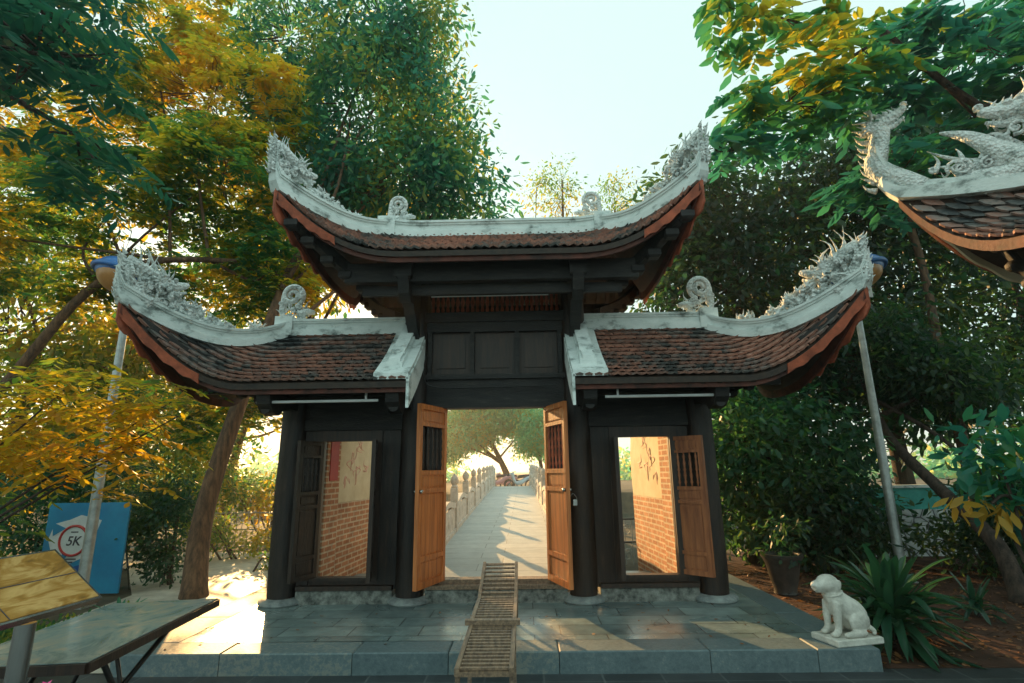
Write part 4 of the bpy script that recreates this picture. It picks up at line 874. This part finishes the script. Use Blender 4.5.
# tip dragon head turned inward, and the big dragon farther up the hip
mb = MB(); T0 = hipP[-1]; inn = -tipdir; U = Vector((0, 0, 1)); sd_ = Vector((1, 1, 0)).normalized(); rn = random.Random(77)
def dragon_head(mb, H, f, s, sc, rn):
    U = Vector((0, 0, 1))
    mb.tube(smooth_path([H-f*.22*sc-U*.05*sc, H, H+f*.22*sc+U*.06*sc, H+f*.42*sc+U*.16*sc], 5), [.12*sc, .13*sc, .135*sc, .14*sc, .14*sc, .135*sc, .13*sc, .12*sc, .11*sc, .10*sc, .09*sc, .085*sc, .08*sc, .07*sc, .06*sc, .045*sc], 9)
    mb.tube(smooth_path([H+f*.02*sc-U*.10*sc, H+f*.2*sc-U*.12*sc, H+f*.38*sc-U*.02*sc], 4), [.07*sc, .065*sc, .06*sc, .055*sc, .05*sc, .045*sc, .04*sc, .03*sc, .02*sc], 8)
    for sg in (-1, 1):
        mb.ball(H+f*.12*sc+U*.12*sc+s*.08*sc*sg, .05*sc, 10); spiral(mb, H+f*.40*sc+U*.2*sc+s*.04*sc*sg, f, U, .05*sc, 1.3, .02*sc)
        for q in range(5): spike(mb, H+f*(.08+.07*q)*sc-U*.04*sc+s*.06*sg*sc, -U+f*.1, .06*sc, .012*sc, (0, 0, 0))
        spike(mb, H+U*.12*sc+s*.06*sc*sg, -f*.8+U*.8, .42*sc, .03*sc, U*.2)
        for q in range(12):
            a = rn.uniform(1.3, 4.2); spike(mb, H-f*.1*sc+s*.07*sc*sg+U*rn.uniform(-.08, .08)*sc, f*math.cos(a)+U*math.sin(a)+s*rn.uniform(.1, .6)*sg, rn.uniform(.16, .32)*sc, .034*sc, U*rn.uniform(-.2, .5))
    for q in range(6): spike(mb, H+f*(-.1+.08*q)*sc+U*.13*sc, U-f*.4, .13*sc, .03*sc, -f*.3)
mb.tube(smooth_path([hipP[-5]+U*.1, hipP[-2]+U*.05, T0+U*.05, T0+inn*.05+U*.30], 5), [.11, .115, .12, .12, .12, .12, .115, .11, .11, .10, .10, .10, .10, .10, .10, .10], 10)
dragon_head(mb, T0+U*.36+inn*.06, (inn*.8+Vector((.55, .1, .25))).normalized(), sd_, .62, rn)
for q in range(8): spike(mb, T0+U*(-.4+.1*q)-inn*.08, -inn+U*.5, .14, .03, U*.4)
mb.build('tip_dragon', lime_orn, pr, True)
mb = MB(); mb.tube(smooth_path([hipP[13]+U*.12, hipP[12]+U*.16, hipP[11]+U*.14, hipP[10]+U*.26, hipP[9]+U*.5, hipP[9]+U*.74, hipP[10]+U*.86], 6), [.05+.006*i for i in range(20)]+[.16]*17, 12)
dragon_head(mb, hipP[10]+U*.80-inn*.02, (-inn+Vector((-.2, 0, -.05))).normalized(), sd_, .75, rn)
spike(mb, hipP[11]+U*.25, -inn*.9+U*.7, .55, .06, -inn*.25+U*.1)
mb.tube(smooth_path([hipP[8]+U*.1, hipP[10]+U*.2, hipP[11]+U*.38, hipP[12]+U*.62, hipP[13]+U*.72], 5), [.16, .17, .17, .17, .17, .16, .15, .14, .13, .12, .11, .10, .09, .08, .07, .06, .05, .04, .03, .02, .01], 10)
for q in range(80):
    i = rn.uniform(6, 13.5); c = hipP[int(i)].lerp(hipP[int(i)+1], i-int(i))+U*rn.uniform(.1, .75)*(1 if i < 11 else .4); spiral(mb, c+sd_*rn.uniform(-.1, .1), -inn, U, rn.uniform(.035, .085), 1.5, .018, rn.choice((-1, 1)), 14, rn.uniform(0, 6))
    spike(mb, c, -inn*rn.uniform(-1, 1)+U, rn.uniform(.12, .3), .03, -inn*.3)
mb.build('hip_dragon', lime_orn, pr, True)
mb = MB(); S = pav_face(1)
P = [S(i/60*.5, .99)-Vector((0, .05, .10)) for i in range(61)]; lo = [p-Vector((0, .04, .10+.03*abs(math.sin(i*.5)))) for i, p in enumerate(P)]
mb.add(P+lo, [(i, i+1, i+62, i+61) for i in range(60)]); o = mb.build('scalloped_board', plaster, pr); o.modifiers.new('s', 'SOLIDIFY').thickness = .02
mb = MB(); a = Vector((5.2, 4.75, 2.95)); b = hipP[13]-Vector((-.1, .1, .3)); pts = smooth_path([a, a.lerp(b, .5)-U*.05, b], 8); mb.sweep(pts, .1, -.07, .07)
for i in range(3, 15, 3): mb.ball(pts[i]-U*.08, (.08, .08, .06), 10)
mb.build('corner_rafter', beam_wood, pr, True)
for X in (5.2, 8.3):
    for Y in (4.78, 1.1):
        if (X, Y) == (5.2, 1.1): continue
        MB().lathe([(.13, 0), (.13, .12), (.09, .14), (.095, 1.5), (.085, 3.0)], (X, Y, 0), 16).build('column', dark_wood, pav, 'auto')
mb = MB().box(5.0, 8.5, 4.72, 4.84, 2.95, 3.15).box(8.24, 8.36, .9, 4.9, 2.95, 3.15).box(5.14, 5.26, 2.4, 4.9, 2.96, 3.14); mb.build('eave_beam', beam_wood, pav)
# ------------------------------------------------------------------ lamps on poles
def lamp(loc, label, top, flood):
    t = thing('pole_lamp', label, 'lamp', loc, 'lamps on tall poles'); x, y, z = loc
    MB().tube([(x, y, z), (x, y, z+top*.45), (x, y, z+top)], [.065, .058, .042], 14).box(x-.12, x+.12, y-.12, y+.12, z-.01, z+.02).build('pole', pole_metal, t, 'auto')
    s = 1 if x > 0 else -1; c = Vector((x+s*.08, y, z+top+.20)); rot = Matrix.Rotation(R(14)*-s, 3, 'Y') @ Matrix.Rotation(R(-14), 3, 'X')
    MB().ball(c+Vector((s*.05, 0, 0)), (.33, .30, .24), 24, rot).build('lamp_bowl', amber_plastic, t, True)
    h = MB(); P = [c+Vector((s*.05, 0, 0))+rot @ Vector((.40*math.cos(a), .32*math.sin(a), .02)) for a in [k*math.pi/16 for k in range(33)]]; h.tube(P, .04, 8, False)
    h.ball(c+Vector((s*.05, 0, .05)), (.37, .31, .21), 24, rot); h.build('lamp_shell', blue_plastic, t, True)
    MB().tube([(x, y, z+top-.05), (x, y, z+top+.08)], .05, 12).build('collar', pole_metal, t)
    if flood:
        MB().box(x+.02*s, x+.20*s+0 if s > 0 else x+.02, y-.12, y-.04, z+top-.22, z+top-.06).build('floodlight', white_plastic, t)
lamp((-5.12, 7.0, 0), 'tall pole with blue-rimmed amber lamp bowl, standing in front of the race banner', 4.05, False)
lamp((5.46, 8.0, 0), 'tall pole with blue-rimmed amber lamp bowl and small floodlight, among the dark trees', 4.25, True)
# ------------------------------------------------------------------ walls, railings
t = thing('rubble_wall', 'pale rubble stone wall with turquoise band behind the dark grove', 'wall', (8.5, 10.2, 0))
MB().box(6.2, 13.5, 10.1, 10.35, -.1, .78).build('stonework', rubble, t); MB().box(6.2, 13.5, 10.12, 10.33, .782, 1.15).build('painted_band', turquoise, t); MB().box(6.15, 13.5, 10.06, 10.4, 1.152, 1.20).build('coping', lime, t)
def iron_rail(loc, L, h, ang, label):
    t = thing('iron_railing', label, 'railing', loc, 'iron railings by the lake'); m = Matrix.Translation(loc) @ Matrix.Rotation(ang, 4, 'Z'); mb = MB()
    for z in (.08, h*.55, h): mb.box(0, L, -.015, .015, z-.012, z+.012, m)
    mb.build('rail', black_metal if L < 2 else pole_metal, t); mb = MB(); n = int(L/.12)
    for i in range(n+1): mb.tube([m @ Vector((i*L/n, 0, 0)), m @ Vector((i*L/n, 0, h))], .008, 5)
    for i in range(int(L/.36)):
        for z in (h*.3, h*.78): spiral(mb, m @ Vector((i*.36+.18, 0, z)), m.to_3x3() @ Vector((1, 0, 0)), Vector((0, 0, 1)), .10, 1.6, .009, 1, 20, i)
    mb.build('scrollwork', pole_metal, t)
iron_rail((1.5, 9.6, -.1), 1.9, .82, R(4), 'wrought iron scroll railing seen through the bay with the panelled shutter')
iron_rail((-9.2, 11.9, 0), 5.2, .75, 0, 'pale metal railing at the end of the garden path by the lake')
# ------------------------------------------------------------------ wooden lounger
t = thing('slatted_lounger', 'weathered slatted wooden lounger pointing at the open centre doors', 'lounger', (.065, 4.6, 0))
A, B = -.115, .245
def frame_part(name, pts, n, end=False):
    mb = MB(); pts = [Vector(p) for p in pts]
    for X in (A+.015, B-.015): mb.beam(Vector((X, *pts[0])), Vector((X, *pts[1])), .03, .045)
    o = mb.build(name, slat_wood, t); mb = MB()
    for i in range(n):
        q = pts[0].lerp(pts[1], (i+.5)/n); d = (pts[1]-pts[0]).normalized(); c = Vector((0, q.x, q.y)); m = Matrix.Translation(c) @ Matrix.Rotation(math.atan2(d.y, d.x), 4, 'X'); w = (pts[1]-pts[0]).length/n*.20
        mb.box(A+.032, B-.032, -w, w, .004, .018, m)
    mb.build('slats', slat_wood, o); return o
class V2(Vector): pass
frame_part('foot_section', [Vector((3.60, .36)), Vector((4.52, .375))], 14)
frame_part('seat_section', [Vector((4.50, .39)), Vector((5.42, .405))], 12)
frame_part('back_section', [Vector((5.25, .40)), Vector((5.98, .60))], 9)
MB().box(A-.03, B+.03, 4.48, 4.54, .395, .43).build('cross_bar', slat_wood, t); MB().box(A+.03, B-.03, 3.60, 3.64, .335, .36).build('cross_bar', slat_wood, t)
for X in (A+.015, B-.015):
    for (y0, z0, y1, z1) in ((3.66, .35, 3.62, .0), (4.46, .37, 4.40, .0), (5.40, .39, 5.44, .162), (5.9, .57, 5.72, .162)): MB().beam((X+(.02 if X > 0 else -.02)*0+.0, y0, z0), (X, y1, z1+.0), .028, .04).build('leg', slat_wood, t)
# ------------------------------------------------------------------ stone dog
t = thing('dog_statue', 'pale stone statue of a seated dog on a small slab at the platform corner', 'statue', (2.88, 4.86, .16))
mb = MB(); B0 = Matrix.Translation((2.90, 4.85, .162)) @ Matrix.Rotation(R(180+14), 4, 'Z')
D = MB(); q = lambda x, y, z: (x, y, z+.05)
D.tube(smooth_path([q(-.13, 0, .10), q(-.08, 0, .16), q(0, 0, .22), q(.06, 0, .29), q(.075, 0, .35)], 5), [.095, .10, .105, .108, .11, .11, .108, .105, .102, .10, .098, .095, .092, .088, .084, .08, .076, .072, .068, .064, .06], 14)
D.ball(q(-.12, 0, .10), (.11, .10, .095), 14); D.ball(q(.055, 0, .23), (.07, .075, .09), 12)
D.ball(q(.10, 0, .39), (.095, .078, .072), 14); D.ball(q(.09, 0, .41), (.05, .055, .04), 12)
D.tube([q(.13, 0, .385), q(.19, 0, .378), q(.235, 0, .372)], [.055, .045, .037], 12); D.ball(q(.243, 0, .384), (.016, .018, .013), 8)
D.tube([q(.14, 0, .36), q(.215, 0, .35)], [.040, .028], 10)
for s in (-1, 1):
    D.ball(q(.06, s*.062, .375), (.035, .016, .055), 10, Matrix.Rotation(R(-25), 3, 'Y')); D.ball(q(.15, s*.036, .405), .011, 8)
    D.tube(smooth_path([q(.075, s*.05, .25), q(.095, s*.055, .15), q(.10, s*.055, .06), q(.12, s*.055, .03)], 4), [.044, .042, .038, .035, .032, .030, .028, .027, .026, .026, .027, .028, .028], 10)
    D.ball(q(.135, s*.055, .022), (.04, .027, .022), 10); D.ball(q(-.075, s*.085, .11), (.095, .045, .085), 12, Matrix.Rotation(R(25), 3, 'Y'))
    D.tube([q(-.10, s*.10, .035), q(-.02, s*.105, .028), q(.05, s*.10, .022)], [.034, .028, .024], 10); D.ball(q(.06, s*.10, .022), (.036, .026, .021), 8)
D.tube(smooth_path([q(-.2, 0, .06), q(-.22, .06, .03), q(-.17, .12, .025)], 4), [.03, .028, .026, .024, .022, .02, .018, .016, .012], 8)
D.v = [tuple(B0 @ Vector(v)) for v in D.v]; o = D.build('dog_figure', dog_stone, t, True); bake_remesh(o, .007, 2)
mb = MB(); P = [B0 @ Vector(q(.066+.072*math.cos(a)*.9, .075*math.sin(a), .315-.02*math.cos(a))) for a in [k*math.pi/12 for k in range(25)]]; mb.tube(P, .010, 8, False); mb.build('collar', dog_stone, t, True)
mb = MB(); P0 = MB().box(-.23, .20, -.14, .14, 0, .052, bev=.008); P0.v = [tuple(B0 @ Vector(v)) for v in P0.v]; P0.build('slab', dog_stone, t)
# ------------------------------------------------------------------ foreground board, table
t = thing('information_board', 'tilted information board with painted-in foliage reflections on a steel post at the frame edge', 'information board', (-1.95, 2.1, 0))
c0 = Vector((-1.60, 2.61, 1.0)); e1 = Vector((-.05, -1, 0)).normalized(); e2 = Vector((-.78, .04, .60)).normalized(); nrm = e1.cross(e2).normalized()
if nrm.z < 0: nrm = -nrm
def slab(mb, c, a, b, la, lb, th, n, off=0):
    P = [c+a*i*la+b*j*lb+n*k for k in (off, off-th) for i, j in ((0, 0), (1, 0), (1, 1), (0, 1))]; mb.add(P, [(0, 1, 2, 3), (7, 6, 5, 4), (0, 4, 5, 1), (1, 5, 6, 2), (2, 6, 7, 3), (3, 7, 4, 0)])
mb = MB(); slab(mb, c0, e1, e2, 1.15, .34, .03, nrm); mb.build('board_frame', steel, t)
mb = MB(); slab(mb, c0+e1*.015+e2*.012, e1, e2, 1.12, .316, .003, nrm, .003); f = mb.build('board_face', board_m, t)
mb = MB()
for i in range(1, 3): slab(mb, c0+e1*(.015+.41*i)+e2*.012, e1, e2, .004, .316, .001, nrm, .0045)
slab(mb, c0+e1*.015+e2*.17, e1, e2, 1.12, .004, .001, nrm, .0045); mb.build('seam', dark_print, f)
pb = Vector((-1.665, 2.30, .99))
MB().tube([(pb.x, pb.y, 0), (pb.x, pb.y, pb.z-.02)], .035, 18).build('post', steel, t, 'auto')
t = thing('glossy_topped_table', 'long low table with a pale reflective top and slim folding legs', 'table', (-2.0, 3.2, 0))
T1, T2, T3, T4 = Vector((-1.77, 3.92, .72)), Vector((-2.40, 3.80, .72)), Vector((-2.30, 2.58, .72)), Vector((-1.66, 2.66, .72))
mb = MB(); Z = Vector((0, 0, 1)); mb.add([T1, T2, T3, T4]+[q-Z*.004 for q in (T1, T2, T3, T4)], [(0, 1, 2, 3), (7, 6, 5, 4), (0, 4, 5, 1), (1, 5, 6, 2), (2, 6, 7, 3), (3, 7, 4, 0)]); mb.build('table_top', table_m, t)
mb = MB()
for a, b in ((T1, T2), (T2, T3), (T3, T4), (T4, T1)): mb.beam(a-Z*.027, b-Z*.027, .03, .042)
mb.build('apron', frame_wood, t)
for a, b in (((-1.76, 3.42, .68), (-2.02, 2.78, .0)), ((-2.33, 3.35, .68), (-2.3, 2.7, .0)), ((-1.74, 2.85, .68), (-1.9, 3.5, 0)), ((-2.28, 2.85, .68), (-2.3, 3.5, 0))): MB().tube([a, b], .014, 8).build('leg', black_metal, t, True)
# flowers under the table
t = thing('flowering_plant', 'small plant with bright pink flowers under the near end of the table', 'plant', (-1.62, 2.45, 0))
rn = random.Random(8); mb = MB(); fl = MB()
for i in range(9):
    x, y, z = -1.60+rn.uniform(-.09, .09), 2.48+rn.uniform(-.06, .08), .665+rn.uniform(-.12, .03); mb.tube(smooth_path([(-1.62, 2.46, 0), (x*.5-.81, 2.46, z*.5), (x, y, z)], 4), .005, 5)
    for k in range(5):
        a = k*1.257; d = Vector((math.cos(a), math.sin(a)*.6, .5)).normalized(); s = d.cross(Z).normalized(); c = Vector((x, y, z)); fl.add([c, c+d*.014+s*.010, c+d*.027, c+d*.014-s*.010], [(0, 1, 2, 3)])
mb.build('stem', leaf_teal, t); fl.build('flower', pink_paint, t)
pos, d, nr = scatter([(-1.62+rs.normal()*.08, 2.46+rs.normal()*.07, rs.uniform(.05, .5)) for _ in range(20)], 14, .06, .1, rs); pos[:, 2] = np.maximum(pos[:, 2], .03); leaf_mesh('foliage', pos, .07, .45, d, nr, leaf_dark, t)
t = thing('wire_chair', 'black bentwood-style metal chair half hidden under the table', 'chair', (-2.0, 3.35, 0))
C0 = Vector((-2.0, 3.05, 0)); mb = MB()
for s in (-1, 1): mb.tube(smooth_path([C0+Vector((s*.16, .16, 0)), C0+Vector((s*.17, .14, .3)), C0+Vector((s*.14, .15, .42)), C0+Vector((s*.06, .17, .62)), C0+Vector((0, .17, .65))], 5), .011, 8); mb.tube([C0+Vector((s*.16, -.16, 0)), C0+Vector((s*.14, -.12, .42))], .011, 8)
mb.build('chair_frame', black_metal, t, True); MB().lathe([(.15, 0), (.16, .012), (.15, .024)], tuple(C0+Vector((0, 0, .40))), 20).build('seat', black_metal, t)
t = thing('white_bucket', 'small white plastic bucket on the ground beyond the table', 'bucket', (-3.35, 5.0, 0))
MB().lathe([(.09, 0), (.115, .20), (.12, .205), (.12, .215), (.105, .215), (.085, .02)], (-3.35, 5.0, 0), 20).build('tub', white_plastic, t, 'auto'); MB().tube(smooth_path([(-3.47, 5.0, .2), (-3.35, 4.93, .12), (-3.23, 5.0, .2)], 5), .004, 5).build('handle', steel, t)
# ------------------------------------------------------------------ race banner
t = thing('race_banner', 'blue race banner board with a white 5K roundel standing behind the lamp pole', 'banner', (-5.65, 7.6, 0))
bl = noisy('banner_blue', (.015, .20, .40), (.02, .27, .48), 3, .5, 0, 0); wh = white_plastic; db = noisy('banner_dark_blue', (.015, .07, .26), (.02, .09, .3), 3, .5, 0, 0)
MB().box(-6.22, -5.10, 7.60, 7.63, .03, 1.19).build('board', bl, t)
def flatpoly(name, pts, y, mat, parent): mb = MB(); mb.prism(pts, y-.002, y, None); return mb.build(name, mat, parent)
cx, cz = -5.80, .70
flatpoly('white_shape', [(cx-.30, cz+.22), (cx-.10, cz+.27), (cx+.05, cz+.33), (cx+.34, cz+.26), (cx+.20, cz-.20), (cx-.20, cz-.38), (cx-.36, cz+.02)], 7.597, wh, t)
flatpoly('blue_wedge', [(cx-.28, cz-.42), (cx+.24, cz-.28), (cx+.24, cz-.62), (cx-.12, cz-.62)], 7.594, db, t)
flatpoly('blue_stripe', [(cx-.22, cz-.30), (cx-.06, cz-.08), (cx-.02, cz-.14), (cx-.16, cz-.34)], 7.591, bl, t)
flatpoly('blue_notch', [(cx-.33, cz+.24), (cx-.13, cz+.16), (cx-.30, cz+.06)], 7.591, bl, t)
mb = MB(); mb.prism([(cx+.19*math.cos(a), cz+.19*math.sin(a)) for a in [k*math.pi/20 for k in range(40)]], 7.586, 7.589); mb.build('roundel', wh, t)
mb = MB(); P = [(cx+.19*math.cos(a), 7.586, cz+.19*math.sin(a)) for a in [k*math.pi/20 for k in range(41)]]; mb.tube(P, .017, 6, False); mb.build('red_ring', red_paint, t)
def text(body, size, x, z, mat, parent, y=7.583, shear=.2):
    cu = bpy.data.curves.new('lettering', 'FONT'); cu.body = body; cu.size = size; cu.align_x = 'CENTER'; cu.align_y = 'CENTER'; cu.extrude = .001; cu.shear = shear; cu.offset = size*.012
    tmp = bpy.data.objects.new('tmp', cu); COL.objects.link(tmp); dg = bpy.context.evaluated_depsgraph_get(); me = bpy.data.meshes.new_from_object(tmp.evaluated_get(dg)); COL.objects.unlink(tmp); bpy.data.objects.remove(tmp)
    me.transform(Matrix.Translation((x, y, z)) @ Matrix.Rotation(R(90), 4, 'X')); me.materials.clear(); me.materials.append(mat); return link('lettering', me, parent)
text('5K', .17, cx, cz-.01, dark_print, t); text('AN', .15, cx-.0, cz-.52, pink_paint, t, 7.588)
for k, (x, z, w) in enumerate(((0, .11, .10), (.0, -.235, .15), (0, -.275, .07))): MB().box(cx+x-w/2, cx+x+w/2, 7.584, 7.586, cz+z-.008, cz+z+.008).build('small_print', dark_print, t)
mb = MB(); 
for X in (-6.1, -5.22): mb.tube([(X, 7.64, 1.1), (X, 8.0, 0)], .012, 6)
mb.build('stand', steel, t)
# ------------------------------------------------------------------ haze
hz = MB().box(-420, 420, -62, 920, -2.6, 14.5)
hm = bpy.data.materials.new('haze_air'); hm.use_nodes = True; t_ = hm.node_tree; t_.nodes.clear()
pv = t_.nodes.new('ShaderNodeVolumePrincipled'); pv.inputs['Density'].default_value = .002; pv.inputs['Color'].default_value = (.95, .97, .95, 1); pv.inputs['Anisotropy'].default_value = .65
oo = t_.nodes.new('ShaderNodeOutputMaterial'); t_.links.new(pv.outputs[0], oo.inputs['Volume'])
tag(hz.build('haze', hm), 'thin warm haze in the air between the trees', 'haze', kind='stuff')
